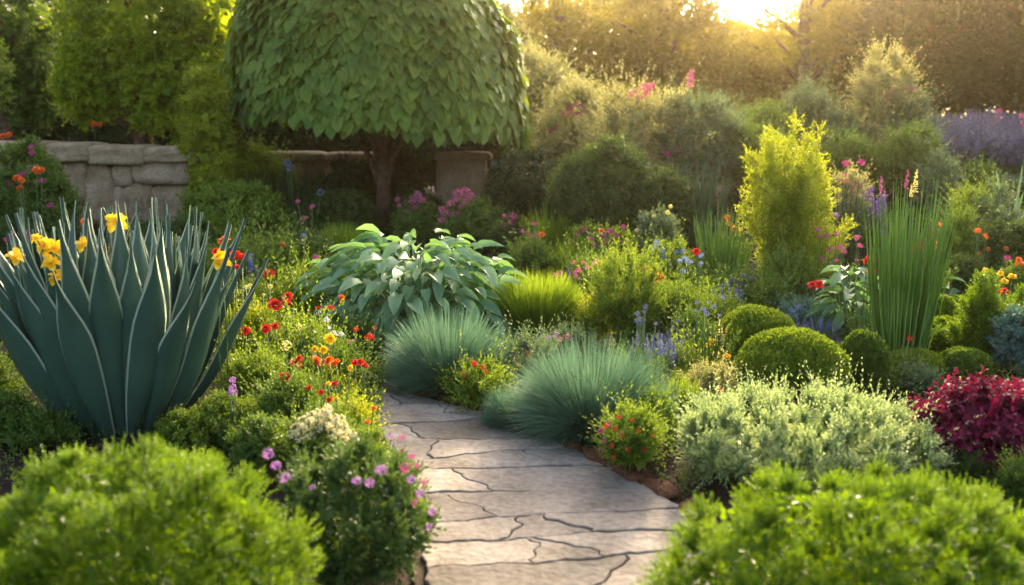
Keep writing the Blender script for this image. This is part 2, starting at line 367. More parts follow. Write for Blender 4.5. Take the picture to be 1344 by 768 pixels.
# ------------------------------------------------------------------ path of irregular flagstones
LE = [(612, 1250), (585, 950), (560, 768), (552, 700), (528, 640), (512, 600), (488, 545), (466, 505), (440, 484), (405, 470), (360, 462)]
RE = [(1085, 1250), (1010, 900), (930, 722), (893, 675), (850, 645), (800, 616), (735, 588), (680, 563), (622, 544), (560, 529), (526, 518), (506, 503), (482, 491), (440, 478), (372, 469)]
def curve(pts, n):
    P = np.array([at(*p)[:2] for p in pts]); d = np.concatenate([[0], np.cumsum(np.linalg.norm(np.diff(P, axis=0), axis=1))])
    s = np.linspace(0, d[-1], n); return np.stack([np.interp(s, d, P[:, i]) for i in (0, 1)], 1)
NC = 200
cl, cr = curve(LE, NC), curve(RE, NC)
ctr = (cl + cr) / 2; plen = np.concatenate([[0], np.cumsum(np.linalg.norm(np.diff(ctr, axis=0), axis=1))])
def pathpt(u, v):                                 # u 0..1 across, v metres along
    i = np.interp(v, plen, np.arange(NC)); a = np.stack([np.interp(i, np.arange(NC), cl[:, k]) for k in (0, 1)], -1)
    b = np.stack([np.interp(i, np.arange(NC), cr[:, k]) for k in (0, 1)], -1)
    return a + (b - a) * np.asarray(u)[..., None]
rng = np.random.default_rng(5)
bed = MB(); vs = np.linspace(0, plen[-1], 120); a = pathpt(np.full(120, -.04), vs); b = pathpt(np.full(120, 1.04), vs)
V = np.zeros((240, 3)); V[0::2, :2] = a; V[1::2, :2] = b; V[:, 2] = .017
bed.rep(V[None], [(2 * i, 2 * i + 1, 2 * i + 3, 2 * i + 2) for i in range(119)], 1)
def wob(s, k): return .012 * math.sin(s * 5 + k * 1.7) + .006 * math.sin(s * 19 + k * 3.1) + .004 * math.sin(s * 53 + k * 5.3)
rows = [0.0]
while rows[-1] < plen[-1] - .2: rows.append(rows[-1] + rng.choice([.13, .19, .25, .31]) * rng.uniform(.85, 1.15))
def rowline(k, u): return rows[k] + slope[k] * (u - .5) + wob(u * 1.6, k) * 1.1
slope = rng.uniform(-.11, .11, len(rows)); slope[0] = 0
gap = .0032
def stone(poly):                                  # poly: (n,2) world outline -> slab with a worn bevel, top a fan
    c = poly.mean(0); n = len(poly); gap = rng.uniform(.0018, .0044)
    nrm = nz(np.roll(poly, -1, 0) - np.roll(poly, 1, 0)); inw = np.stack([-nrm[:, 1], nrm[:, 0]], 1)
    if ((c - poly) * inw).sum() < 0: inw = -inw
    z0 = .002; zt = .030 + rng.uniform(-.004, .004); tl = rng.normal(0, .012, 2)
    zz = lambda q: zt + (q - c) @ tl
    r0 = poly + inw * gap; r1 = poly + inw * (gap + .002); r2 = poly + inw * (gap + .007)
    rings = [np.column_stack([r0, np.full(n, z0)]), np.column_stack([r0, zz(r0) - .006]), np.column_stack([r1, zz(r1) - .002]), np.column_stack([r2, zz(r2)])]
    V = np.concatenate(rings); P = []
    for k in range(3): P += [(k * n + i, k * n + (i + 1) % n, (k + 1) * n + (i + 1) % n, (k + 1) * n + i) for i in range(n)]
    P.append(tuple(range(3 * n, 4 * n)))
    bed.rep(V[None], P, 0)
for k in range(len(rows) - 1):
    nst = rng.choice([1, 2, 3, 4], p=[.15, .45, .3, .1]); cuts = [0] + sorted(rng.uniform(.18, .82, nst - 1)) + [1]
    cuts = [c for i, c in enumerate(cuts) if i == 0 or c - cuts[i - 1] > .14 or i == len(cuts) - 1]
    lean = [0] + list(rng.uniform(-.24, .24, max(0, len(cuts) - 2))) + [0]
    for j in range(len(cuts) - 1):
        ue = [.0, 1.0]
        def side(i, t, cuts=cuts, lean=lean):
            w_ = (.02 * math.sin(t * 6 + i * 2 + k) + .013 * math.sin(t * 15 + k * 2)) 
            return cuts[i] + lean[i] * (t - .5) + (w_ if 0 < i < len(cuts) - 1 else w_ * .4)
        pts = []
        us = np.linspace(0, 1, 14)
        for s in us[:-1]:
            u = side(j, 0) + (side(j + 1, 0) - side(j, 0)) * s; pts.append((u, rowline(k, u)))
        for t in np.linspace(0, 1, 9)[:-1]:
            u = side(j + 1, t); pts.append((u, rowline(k, u) * (1 - t) + rowline(k + 1, u) * t))
        for s in us[:-1]:
            u = side(j + 1, 1) + (side(j, 1) - side(j + 1, 1)) * s; pts.append((u, rowline(k + 1, u)))
        for t in np.linspace(1, 0, 9)[:-1]:
            u = side(j, t); pts.append((u, rowline(k, u) * (1 - t) + rowline(k + 1, u) * t))
        q = np.array(pts); stone(pathpt(q[:, 0], q[:, 1]))
tag(obj("path", bed, [M["flag"], M["joint"]]), kind="structure")

def onpath(xy, margin=0.0):                       # True where a point lies on the path
    d = np.linalg.norm(ctr[None] - xy[:, None], axis=2); i = d.argmin(1); hw = np.linalg.norm(cr - cl, axis=1)[i] / 2
    ax = nz(cr - cl)[i]; off = np.abs(((xy - ctr[i]) * ax).sum(1)); al = np.abs(((xy - ctr[i]) * np.stack([-ax[:, 1], ax[:, 0]], 1)).sum(1))
    return (off < hw + margin) & (al < .3)

def block_mesh(rng, c, sx, sy, sz, pw=4.0, noise=.05, nu=36, nv=21):
    """Weathered rounded block: a superellipsoid with uneven faces."""
    mb = MB(); an = np.arange(nu) * 2 * math.pi / nu + .12; ph = np.linspace(-math.pi / 2 + .03, math.pi / 2 - .03, nv)
    d = np.stack([np.cos(ph)[:, None] * np.cos(an)[None], np.cos(ph)[:, None] * np.sin(an)[None], np.repeat(np.sin(ph)[:, None], nu, 1)], -1)
    k = (np.abs(d) ** pw).sum(-1) ** (-1 / pw)
    ks = [rng.normal(size=3) * s for s in (2, 3, 5, 8)]
    f = k * (1 + noise * sum(np.sin(d @ q + i) / (1 + .4 * i) for i, q in enumerate(ks)) + .012 * rng.normal(size=k.shape))
    V = c + d * f[..., None] * np.array([sx, sy, sz])
    P = [(j * nu + i, j * nu + (i + 1) % nu, (j + 1) * nu + (i + 1) % nu, (j + 1) * nu + i) for j in range(nv - 1) for i in range(nu)]
    P += [tuple(reversed(range(nu))), tuple(range((nv - 1) * nu, nv * nu))]
    mb.rep(V.reshape(1, -1, 3), P, 0, True); return mb
# rust-brown edging rocks along the right side of the path
def rock_mesh(rng, lx, ly, lz):
    mb = MB(); return block_mesh(rng, np.zeros(3), lx, ly, lz, 3.2, .10, 22, 12)
edge_px = [(500, 492, 40), (548, 521, 44), (590, 533, 40), (628, 548, 40), (664, 563, 42), (703, 578, 42), (742, 594, 44), (782, 613, 44), (822, 632, 44), (862, 655, 46), (905, 684, 48)]
elab = ["rust brown edging rock at the far end of the path", "long rust brown edging rock under the farther blue grass mound", "rust brown edging rock right of the far bend",
        "rust brown edging rock below the yellow green path shrub", "rust brown edging rock between two blue grass mounds", "rust brown edging rock left of the large blue grass mound",
        "rust brown edging rock under the large blue grass mound", "rust brown edging rock between blue grass mound and red flowered shrub",
        "rust brown edging rock at the foot of the red flowered shrub", "rust brown edging rock beside the pale silvery shrub", "rust brown edging rock nearest the camera under the pale shrub"]
for (px, py, w), lb in zip(edge_px, elab):
    p = at(px, py - 2); s = mpp(p[1], 0); i = np.linalg.norm(cr - p[:2], axis=1).argmin(); t = cr[min(i + 1, NC - 1)] - cr[max(i - 1, 0)]
    o = obj("edging_rock", rock_mesh(rng, w * s * .72, .06, .036), M["edge"], None, (p[0] + .02, p[1] + .03, .018))
    o.rotation_euler = (rng.normal(0, .1), rng.normal(0, .1), math.atan2(t[1], t[0]) + rng.normal(0, .1) if px > 510 else .1)
    tag(o, lb, "edging rock", "edging rocks along the path")

# ------------------------------------------------------------------ stone walls
def wall_piece(name, parent, box, yf, dep, pw=4, noise=.05, org=(0, 0, 0)):
    x0, y0, x1, y1 = box; a = at_depth(x0, y1, yf); b = at_depth(x1, y0, yf)
    c = np.array([(a[0] + b[0]) / 2, yf + dep / 2, (a[2] + b[2]) / 2]) - org
    return obj(name, block_mesh(rng, c, (b[0] - a[0]) / 2, dep / 2, (b[2] - a[2]) / 2, pw, noise), M["wallrock"], parent)
rng = np.random.default_rng(11)
yw = 14.0; ow = np.array([at_depth(140, 305, yw)[0], yw, 0])
w1 = thing("stone_wall", "sunlit rough stone wall with a flat coping, behind the big agave", "wall", ow)
for bx in [(-75, 186, 60, 210), (58, 188, 118, 213), (112, 191, 190, 217), (186, 193, 257, 214)]: wall_piece("coping_slab", w1, bx, yw - .12, .75, 12, .03, ow)
for bx in [(-60, 210, -5, 262), (-8, 208, 42, 258), (38, 210, 82, 262), (78, 211, 112, 270), (106, 214, 148, 300), (144, 214, 173, 247), (147, 244, 168, 305), (170, 211, 248, 244), (163, 240, 200, 300),
           (196, 240, 246, 305), (-60, 258, 0, 310), (-2, 256, 50, 310), (46, 260, 108, 310)]: wall_piece("wall_stone", w1, bx, yw + rng.uniform(-.05, .05), .62, 5.5, .05, ow)
yb = 17.3; ob = np.array([at_depth(450, 290, yb)[0], yb, 0])
w2 = thing("stone_wall", "low shadowed stone wall running behind the dome tree trunk", "wall", ob)
for bx in [(250, 198, 340, 212), (338, 199, 425, 213), (423, 200, 500, 214), (498, 201, 502, 214)][:3]: wall_piece("coping_slab", w2, bx, yb - .08, .6, 5, .03, ob)
x = 250
while x < 440:
    wd = rng.uniform(38, 70); sp = rng.uniform(232, 250)
    wall_piece("wall_stone", w2, (x, 211, x + wd, sp), yb + rng.uniform(-.03, .03), .5, 3.6, .05, ob)
    wall_piece("wall_stone", w2, (x - 6, sp - 3, x + wd - 4, 288), yb + rng.uniform(-.03, .03), .5, 3.6, .05, ob); x += wd - 3
yp = 16.0; op = np.array([at_depth(605, 290, yp)[0], yp, 0])
w3 = thing("stone_pier", "squat weathered stone pier right of the dome tree trunk", "pier", op)
wall_piece("pier_block", w3, (572, 207, 638, 300), yp, .75, 16, .022, op); wall_piece("cap_stone", w3, (568, 201, 644, 210), yp - .03, .81, 14, .02, op)

# ------------------------------------------------------------------ trees
def trunk_mesh(rng, h, r0, r1, limbs, reach, lz0, lz1, lean=(0, 0), k=12):
    mb = MB(); n = 9; t = np.linspace(0, 1, n)
    pts = np.stack([lean[0] * t + .03 * np.sin(t * 5), lean[1] * t, h * t], 1); pts[0, 2] = -.05
    rad = r0 + (r1 - r0) * t; rad[0] *= 1.5; rad[1] *= 1.1
    tube(mb, pts, rad, k, 0, .05, rng)
    for i in range(limbs):
        a = i * 2.4 + rng.uniform(-.3, .3); z0 = h * rng.uniform(lz0, lz1); tt = np.linspace(0, 1, 6)
        rr = reach * rng.uniform(.7, 1.1); q = np.stack([np.cos(a) * rr * tt ** 1.1 + lean[0] * z0 / h, np.sin(a) * rr * tt ** 1.1 + lean[1] * z0 / h, z0 + rr * (.95 * tt - .25 * tt * tt)], 1)
        tube(mb, q, np.linspace(r1 * .75, r1 * .18, 6), 8, 0, .05, rng)
    return mb

# dome tree: large overlapping leaves hang like shingles over an umbrella crown
def dome_tree():
    rng = np.random.default_rng(21)
    base = at(503, 300); y = base[1] + .1; x = at_depth(503, 300, y)[0]; gz = float(ground(x, y)); m_ = mpp(y, 1.6)
    root = thing("dome_tree", "large umbrella shaped tree with overlapping broad leaves and a bare brown trunk", "tree", (x, y, gz))
    R0 = 194 * m_; cx = (502 - 503) * m_; zr = at_depth(497, 157, y)[2] - gz; H = 262 * m_
    mb = MB(); N = 15000
    d = fib(N, .0, rng); lay = rng.random(N)
    k = [rng.normal(size=3) * s for s in (4, 7, 11)]
    bump = 1 + .018 * sum(np.sin(d @ q + i) for i, q in enumerate(k)) - lay ** 2 * .10
    P = np.stack([d[:, 0] * R0, d[:, 1] * R0, d[:, 2] * H], 1) * bump[:, None]
    # leaves of the rim hang lower and the right side droops
    P[:, 2] += zr - (.20 * P[:, 0] / R0) - .05 * np.exp(-(d[:, 2] / .1) ** 2) + .05 * np.sin(P[:, 0] * 5) * np.exp(-(d[:, 2] / .15) ** 2)
    P[:, 0] += cx
    out = nz(np.stack([d[:, 0] / R0, d[:, 1] / R0, d[:, 2] / H], 1)); hor = nz(np.stack([d[:, 0], d[:, 1], 0 * d[:, 0] + 1e-4], 1))
    down = nz(-Z3 + (out @ Z3)[:, None] * out + out * .50)
    D = nz(down + rng.normal(0, .20, (N, 3))); Nn = nz(out + Z3 * .15 + rng.normal(0, .18, (N, 3)))
    L = .162 * rng.uniform(.55, 1.3, N) * (1 + .12 * (d[:, 2] < .5))
    leafset(mb, P, D, Nn, L, L * .80, HEART, 0, True)
    # shaded inner leaves and the underside of the crown
    n2 = 2600; a = rng.uniform(0, 6.283, n2); rr = R0 * .97 * np.sqrt(rng.random(n2)); P2 = np.stack([np.cos(a) * rr + cx, np.sin(a) * rr, zr + rng.uniform(-.03, .25, n2) - .20 * np.cos(a) * rr / R0], 1)
    leafset(mb, P2, nz(rng.normal(0, .6, (n2, 3)) - Z3 * .6), rvec(rng, n2), .2, .13, FOLD, 0)
    an = np.arange(28) * 2 * math.pi / 28; ph = np.linspace(0, 1.45, 8)
    c_ = np.stack([np.cos(ph)[:, None] * np.cos(an)[None] * R0 * .93 + cx, np.cos(ph)[:, None] * np.sin(an)[None] * R0 * .93, np.sin(ph)[:, None] * H * .93 + zr + .08 + 0 * an[None]], -1)
    mb.rep(c_.reshape(1, -1, 3), [(j * 28 + i, j * 28 + (i + 1) % 28, (j + 1) * 28 + (i + 1) % 28, (j + 1) * 28 + i) for j in range(7) for i in range(28)], 0, True)
    obj("crown", mb, M["dome"], root)
    t = MB(); hh = zr + .5; tt = np.linspace(0, 1, 10)
    rad = .115 - .03 * tt; rad[0] = .18; rad[1] = .13
    tube(t, np.stack([.02 * np.sin(tt * 4), 0 * tt, hh * tt - .03 * (tt == 0)], 1), rad, 14, 0, .05, rng)
    for a0, ln in ((.25, 1.0), (2.95, 1.0), (.9, .9), (4.1, .9), (5.3, 1.0)):
        s = np.linspace(0, 1, 7); z0 = zr * .42 if a0 in (.25, 2.95) else zr * .6
        tube(t, np.stack([np.cos(a0) * (.06 + ln * s ** 1.25), np.sin(a0) * (.06 + ln * s ** 1.25), z0 + (hh - z0 + .1) * s ** .85], 1), np.linspace(.05, .022, 7), 9, 0, .05, rng)
    obj("trunk", t, M["bark"], root)
dome_tree()

def crown_tree(name, label, seed, cx, y, top, bot, w, mat, lp=4.2, dense=3.0, ncl=70, group=None, extra=(), trunk=True, core=.62, K=None, fr=(.7, 1.0), asp=.6, up=.0, rc=.3, m=9, tpl=DIA, ang=1.1):
    """A broad tree: trunk with limbs under a crown of leafy clumps with gaps between them."""
    rng = np.random.default_rng(seed); q = at_depth(cx, bot, y); gz = float(ground(q[0], y)); zb = max(.25, q[2] - gz); zt = at_depth(cx, top, y)[2] - gz
    root = thing(name, label, "tree", (q[0], y, gz), group); rx = w * mpp(y, 2) / 2; h = zt - zb
    mb = MB(); lL = lp * mpp(y, 2)
    bush_mesh(mb, rng, rx, rx * .8, h, lL, asp, m, 2.8, ncl, rc, up, ang, dense, 0, .45, tpl, -.85, core, fr, zb)
    for (ex, et, eb, ew, ed) in extra:            # further lobes of the same crown
        e = at_depth(ex, eb, y + ed); ez = at_depth(ex, et, y + ed)[2]; erx = ew * mpp(y + ed, 2) / 2
        bush_mesh(mb, rng, erx, erx * .8, ez - e[2], lL, asp, m, 2.8, max(14, int(ncl * ew / w)), rc, up, ang, dense, 0, .45, tpl, -.85, core, fr, e[2] - gz, (e[0] - q[0], ed))
    obj("crown", mb, M[mat], root)
    if trunk:
        t = trunk_mesh(rng, zb + h * .75, .05 * h + .05, .03 * h, 7, rx * .75, .35, .8); obj("trunk", t, M["bark"], root)
    return root
GB = "trees closing the far end of the garden"
crown_tree("garden_tree", "tall airy golden tree right behind the dome tree, sky showing through", 31, 735, 27, -40, 200, 190, "gold_tree", 6.0, 2.0, 60, GB, core=0, fr=(.45, 1.0), rc=.24)
crown_tree("garden_tree", "broad golden tree left of the sun glow", 32, 868, 25, -45, 215, 215, "gold_tree", 6.0, 3, 80, GB)
crown_tree("garden_tree", "lower rounded golden tree directly under the bright sun gap", 33, 985, 26.5, 26, 215, 180, "gold_tree", 6.0, 3, 70, GB)
crown_tree("garden_tree", "olive tree just right of the bright sun gap", 34, 1108, 25, -70, 205, 160, "gold_tree", 6.0, 2.6, 70, GB)
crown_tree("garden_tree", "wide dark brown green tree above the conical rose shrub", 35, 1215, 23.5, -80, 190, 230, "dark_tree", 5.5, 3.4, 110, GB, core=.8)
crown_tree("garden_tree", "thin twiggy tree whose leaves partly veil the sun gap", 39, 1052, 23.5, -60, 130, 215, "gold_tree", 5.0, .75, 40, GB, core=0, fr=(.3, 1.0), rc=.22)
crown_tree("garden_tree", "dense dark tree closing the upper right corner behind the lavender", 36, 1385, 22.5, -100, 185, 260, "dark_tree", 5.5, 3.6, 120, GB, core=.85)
crown_tree("garden_tree", "pale green tree showing between the ivy column and dome tree", 37, 330, 24, -90, 190, 190, "blossom", 4.5, 2.6, 70, GB)
crown_tree("garden_tree", "pale tree peeping out over the dome tree's right shoulder", 38, 620, 24, -70, 190, 170, "blossom", 4.5, 2.2, 60, GB, core=.4)
crown_tree("ivy_tree", "ivy covered tree with bright yellow green foliage cascading over the wall end", 41, 185, 15.6, -90, 158, 215, "ivy", 7.5, 4, 60, None,
           extra=((288, 95, 236, 56, -.9), (262, -90, 150, 90, -.2), (272, 60, 226, 80, -.5), (120, 40, 172, 90, -.4), (215, 70, 178, 100, -.5)), up=-.45, rc=.36, asp=.7, core=.75, fr=(.72, 1.06))
crown_tree("ivy_tree", "dark ivy covered tree at the far left edge", 42, 10, 16.6, -90, 175, 150, "mid", 6.5, 4, 50, None, extra=((45, 60, 180, 70, 0),), up=-.4, rc=.28, asp=.7, core=.8)
crown_tree("ivy_tree", "bright leafed branch end of a tree entering at the left edge", 43, -35, 12.5, 25, 160, 110, "fresh", 6, 3.6, 40, None, up=-.3, core=.75)

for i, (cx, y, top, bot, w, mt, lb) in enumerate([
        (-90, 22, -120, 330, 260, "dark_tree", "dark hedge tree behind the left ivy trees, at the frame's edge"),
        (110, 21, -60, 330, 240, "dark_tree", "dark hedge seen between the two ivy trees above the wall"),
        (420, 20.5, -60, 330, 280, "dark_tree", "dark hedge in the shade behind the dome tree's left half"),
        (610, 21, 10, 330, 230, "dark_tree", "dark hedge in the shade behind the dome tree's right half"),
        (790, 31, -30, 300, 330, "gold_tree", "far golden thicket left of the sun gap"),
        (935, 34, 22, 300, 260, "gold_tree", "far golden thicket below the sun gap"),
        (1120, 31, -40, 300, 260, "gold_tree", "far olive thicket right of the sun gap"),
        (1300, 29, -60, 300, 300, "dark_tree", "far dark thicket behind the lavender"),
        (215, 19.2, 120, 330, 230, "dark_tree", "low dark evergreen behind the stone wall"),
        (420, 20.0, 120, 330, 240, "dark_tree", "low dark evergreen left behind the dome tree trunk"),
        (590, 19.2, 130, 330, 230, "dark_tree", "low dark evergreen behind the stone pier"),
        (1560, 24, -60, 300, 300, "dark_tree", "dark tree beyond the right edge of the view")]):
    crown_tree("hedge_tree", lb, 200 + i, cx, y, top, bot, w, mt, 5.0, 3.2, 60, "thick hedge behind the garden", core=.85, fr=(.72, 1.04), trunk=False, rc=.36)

# ------------------------------------------------------------------ shrubs
STY = dict(
    fine=dict(lp=5.6, asp=.44, m=16, spr=3.2, ncl=150, rc=.20, up=.35, ang=.85, K=4.4, fr=(.74, 1.03), core=.8, cap=240000),
    airy=dict(lp=6.5, asp=.45, m=12, spr=4.2, ncl=48, rc=.34, up=.55, ang=1.0, K=3.6, fr=(.68, 1.06), core=.66, shootf=.12),
    leafy=dict(lp=9, asp=.55, m=7, spr=2.2, ncl=50, rc=.30, up=.25, ang=1.15, K=3.6, fr=(.75, 1.0), core=.7, tpl=FOLD),
    big=dict(lp=14, asp=.55, m=6, spr=1.8, ncl=40, rc=.28, up=.2, ang=1.2, K=4.0, fr=(.75, 1.0), core=.65, tpl=LANCE, sm=True),
    hang=dict(lp=6, asp=.55, m=8, spr=2.4, ncl=60, rc=.3, up=0, ang=1.1, K=3.6, fr=(.75, 1.0), core=.7),
    shoots=dict(lp=7, asp=.42, m=14, spr=5.0, ncl=60, rc=.30, up=.9, ang=.8, K=3.4, fr=(.75, 1.0), core=.62, shootf=.2),
    herb=dict(lp=7.5, asp=.4, m=10, spr=3.6, ncl=36, rc=.34, up=.8, ang=.9, K=3.2, fr=(.7, 1.0), core=.55, shootf=.15),
)
seedc = [100]
def bush(name, label, cat, box, mat, sty, group=None, front=True, ryk=1.0, single=True, **kw):
    seedc[0] += 1; rng = np.random.default_rng(seedc[0])
    loc, wm, h = place(*box, front=front); p = dict(STY[sty]); p.update(kw); lp = p.pop("lp")
    mb = MB(); rx = wm / 2
    bush_mesh(mb, rng, rx, rx * ryk, h, lp * mpp(loc[1], .4), mat=0, **p)
    if single:
        return tag(obj(name, mb, M[mat], None, loc), label, cat, group)
    root = thing(name, label, cat, loc, group); root["r"] = rx; root["h"] = h
    obj("foliage", mb, M[mat], root); return root
def plumes(name, label, box, mat, prof, n=200, lp=5.2, per=16, group=None, **kw):
    seedc[0] += 1; rng = np.random.default_rng(seedc[0]); loc, wm, h = place(*box); mb = MB()
    plume_mesh(mb, rng, wm / 2, h, prof, n, lp * mpp(loc[1], .8), per, **kw)
    return tag(obj(name, mb, M[mat], None, loc), label, "shrub", group)
def topiary(name, label, box, mat="box", lp=5.5, group="clipped evergreen balls", **kw):
    seedc[0] += 1; rng = np.random.default_rng(seedc[0]); loc, wm, h = place(*box)
    mb = MB(); topiary_mesh(mb, rng, wm / 2, wm / 2, h, lp * mpp(loc[1], .4), mat=0, **kw)
    return tag(obj(name, mb, M[mat], None, loc), label, "clipped shrub", group)
def mound(name, label, cat, box, mat, n=3500, wpx=1.1, spread=1.15, bend=.28, group=None, single=True, upk=.0, nseg=5):
    seedc[0] += 1; rng = np.random.default_rng(seedc[0]); loc, wm, h = place(*box); mb = MB(); r = wm / 2
    a = rng.uniform(0, 6.283, n); th = spread * np.sqrt(rng.random(n)); 
    D = np.stack([np.sin(th) * np.cos(a), np.sin(th) * np.sin(a), np.cos(th) + upk], 1)
    b = rng.random(n) ** .5 * r * .35; P = np.stack([np.cos(a) * b, np.sin(a) * b, 0 * a], 1)
    L = 1.10 / np.sqrt((np.sin(th) / (r * 1.02)) ** 2 + (np.cos(th) / (h * 1.04)) ** 2) * rng.uniform(.72, 1.04, n)
    blades(mb, rng, P, D + rng.normal(0, .07, (n, 3)), L - b * .8 * np.sin(th), wpx * mpp(loc[1], .4) * 1.6, nseg, bend * rng.uniform(.4, 1.3, n), 0)
    ball(mb, rng, np.array([0, 0, h * .15]), r * .4, r * .4, h * .2, 16, 8, .08)
    if single: return tag(obj(name, mb, M[mat], None, loc), label, cat, group)
    root = thing(name, label, cat, loc, group); obj("foliage", mb, M[mat], root); return root
def reeds(name, label, box, mat, n=160, wpx=2.4, group=None, splay=.10, bend=.02, cat="reeds"):
    seedc[0] += 1; rng = np.random.default_rng(seedc[0]); loc, wm, h = place(*box); mb = MB(); r = wm / 2
    a = rng.uniform(0, 6.283, n); b = np.sqrt(rng.random(n)); P = np.stack([np.cos(a) * b * r * .72, np.sin(a) * b * r * .72, 0 * a], 1)
    D = np.stack([np.cos(a) * b * splay * 1.5, np.sin(a) * b * splay * 1.5, np.ones(n)], 1) + rng.normal(0, splay * .25, (n, 3))
    L = h * rng.uniform(.55, 1.02, n) * (1 - .15 * b); Q = P + nz(D) * L[:, None]; mid = (P + Q) / 2 + rng.normal(0, .018, (n, 3))
    w = wpx * mpp(loc[1], .8) / 2
    tubes(mb, P, mid, w, w * .85, 5); tubes(mb, mid, Q, w * .85, w * .25, 5)
    return tag(obj(name, mb, M[mat], None, loc), label, cat, group)
def rosette(name, label, box, mat, n=40, wpx=8, spread=1.0, bend=.2, cat="plant", group=None, trunk=0.0):
    seedc[0] += 1; rng = np.random.default_rng(seedc[0]); loc, wm, h = place(*box); mb = MB(); r = wm / 2
    a = np.arange(n) * 2.4; th = spread * np.sqrt((np.arange(n) + .5) / n); D = np.stack([np.sin(th) * np.cos(a), np.sin(th) * np.sin(a), np.cos(th)], 1)
    P = np.stack([np.cos(a) * .03, np.sin(a) * .03, 0 * a + trunk * h * (1 - th / spread * .5)], 1)
    L = 1.08 * (1 - trunk * .6) / np.sqrt((np.sin(th) / r) ** 2 + (np.cos(th) / h) ** 2) * rng.uniform(.8, 1.05, n)
    blades(mb, rng, P, D + rng.normal(0, .06, (n, 3)), L, wpx * mpp(loc[1], .5), 7, bend * rng.uniform(.5, 1.3, n))
    return tag(obj(name, mb, M[mat], None, loc), label, cat, group)

def hosta(name, label, box, n=220, lpx=46, mat="hosta", cat="leafy plant", group=None):
    seedc[0] += 1; rng = np.random.default_rng(seedc[0]); loc, wm, h = place(*box); mb = MB(); r = wm / 2; Lm = lpx * mpp(loc[1], .4)
    d = fib(n, .02, rng); f = rng.uniform(.55, 1.0, n)
    hor = nz(np.stack([d[:, 0], d[:, 1], 1e-4 + 0 * d[:, 0]], 1)); L = Lm * rng.uniform(.65, 1.15, n)
    P = np.stack([d[:, 0] * r, d[:, 1] * r, d[:, 2] * h], 1) * f[:, None] - hor * (L * .55)[:, None] * np.minimum(1, (1.15 - d[:, 2:3]))
    P[:, 2] = np.maximum(P[:, 2], h * .1)
    D = nz(hor + Z3 * (d[:, 2:3] * .5 - .25) + rng.normal(0, .22, (n, 3))); N = nz(Z3 + hor * .35 + rng.normal(0, .22, (n, 3)))
    leafset(mb, P, D, N, L, L * .48, oval(.42, .16, (.36, .5, .42, .2), .03), 0, True)
    k = rng.choice(n, n // 2, False); A = np.stack([rng.normal(0, r * .1, len(k)), rng.normal(0, r * .1, len(k)), 0 * k], 1)
    tubes(mb, A, P[k], .008, .004, 4)
    return tag(obj(name, mb, M[mat], None, loc), label, cat, group)

# ---- flower heads (unit size prototypes)
HEADS = {}
def head_mesh(kind, col):
    key = kind + "_" + col
    if key in HEADS: return HEADS[key]
    rng = np.random.default_rng(sum(map(ord, key))); mb = MB()
    if kind == "pom":
        for e, n, L in ((.05, 11, .52), (.45, 10, .50), (.85, 8, .44), (1.25, 5, .34)):
            a = np.arange(n) * 6.283 / n + e * 3 + rng.normal(0, .1, n); D = np.stack([np.cos(a) * math.cos(e), np.sin(a) * math.cos(e), 0 * a + math.sin(e)], 1)
            N = np.stack([-np.cos(a) * math.sin(e), -np.sin(a) * math.sin(e), 0 * a + math.cos(e)], 1)
            leafset(mb, D * .06, D + rng.normal(0, .12, (n, 3)), N + rng.normal(0, .15, (n, 3)), L * rng.uniform(.85, 1.1, n), .30, oval(.25, .12, (.25, .42, .52, .4)), 0)
    elif kind == "iris":
        for e, n, L in ((1.05, 3, .62), (.15, 4, .62), (.6, 4, .5)):
            a = np.arange(n) * 6.283 / n + e * 2 + rng.normal(0, .15, n); D = np.stack([np.cos(a) * math.cos(e), np.sin(a) * math.cos(e), 0 * a + math.sin(e)], 1)
            N = np.stack([-np.cos(a) * math.sin(e), -np.sin(a) * math.sin(e), 0 * a + math.cos(e)], 1)
            leafset(mb, D * .02, D, N, L * rng.uniform(.9, 1.1, n), .46, oval(.45, .2, (.25, .45, .55, .42)), 0, True)
    elif kind == "cluster":
        n = 26; d = fib(n, -.25, rng); P = d * np.array([.42, .42, .38]) * rng.uniform(.75, 1.1, (n, 1))
        for k in range(5):
            U = orth(d); Vv = np.cross(d, U); a = k * 1.2566 + rng.normal(0, .1, n)[:, None]; D = np.cos(a) * U + np.sin(a) * Vv + d * .35
            leafset(mb, P, D, d, .13, .10, FOLD, 0)
    elif kind == "spike":                            # stands on z=0, one unit tall
        n = 70; t = rng.random(n); a = rng.uniform(0, 6.283, n); rr = .05 * (1.1 - t)
        P = np.stack([np.cos(a) * rr, np.sin(a) * rr, t], 1); D = np.stack([np.cos(a), np.sin(a), .5 + 0 * a], 1)
        leafset(mb, P, D, rvec(rng, n), .085 * (1.2 - .6 * t), .075 * (1.2 - .6 * t), FOLD, 0)
        tubes(mb, np.array([[0, 0, 0.]]), np.array([[0, 0, 1.]]), .012, .008, 4)
    elif kind == "ball":
        n = 60; d = fib(n, -1, rng); leafset(mb, d * .2, nz(d + rng.normal(0, .3, (n, 3))), rvec(rng, n), .28, .18, FOLD, 0)
    HEADS[key] = mb.mesh("flower_head", [M[col]]); return HEADS[key]

def stems_to(mb, rng, root_loc, heads, r):
    for p in heads:
        b = np.array([p[0] * .55 + rng.normal(0, .02), p[1] * .55, 0.0]); mid = (b + p) / 2 + rng.normal(0, .012, 3)
        tube(mb, [b, mid, p], [r * 1.3, r, r * .8], 5)

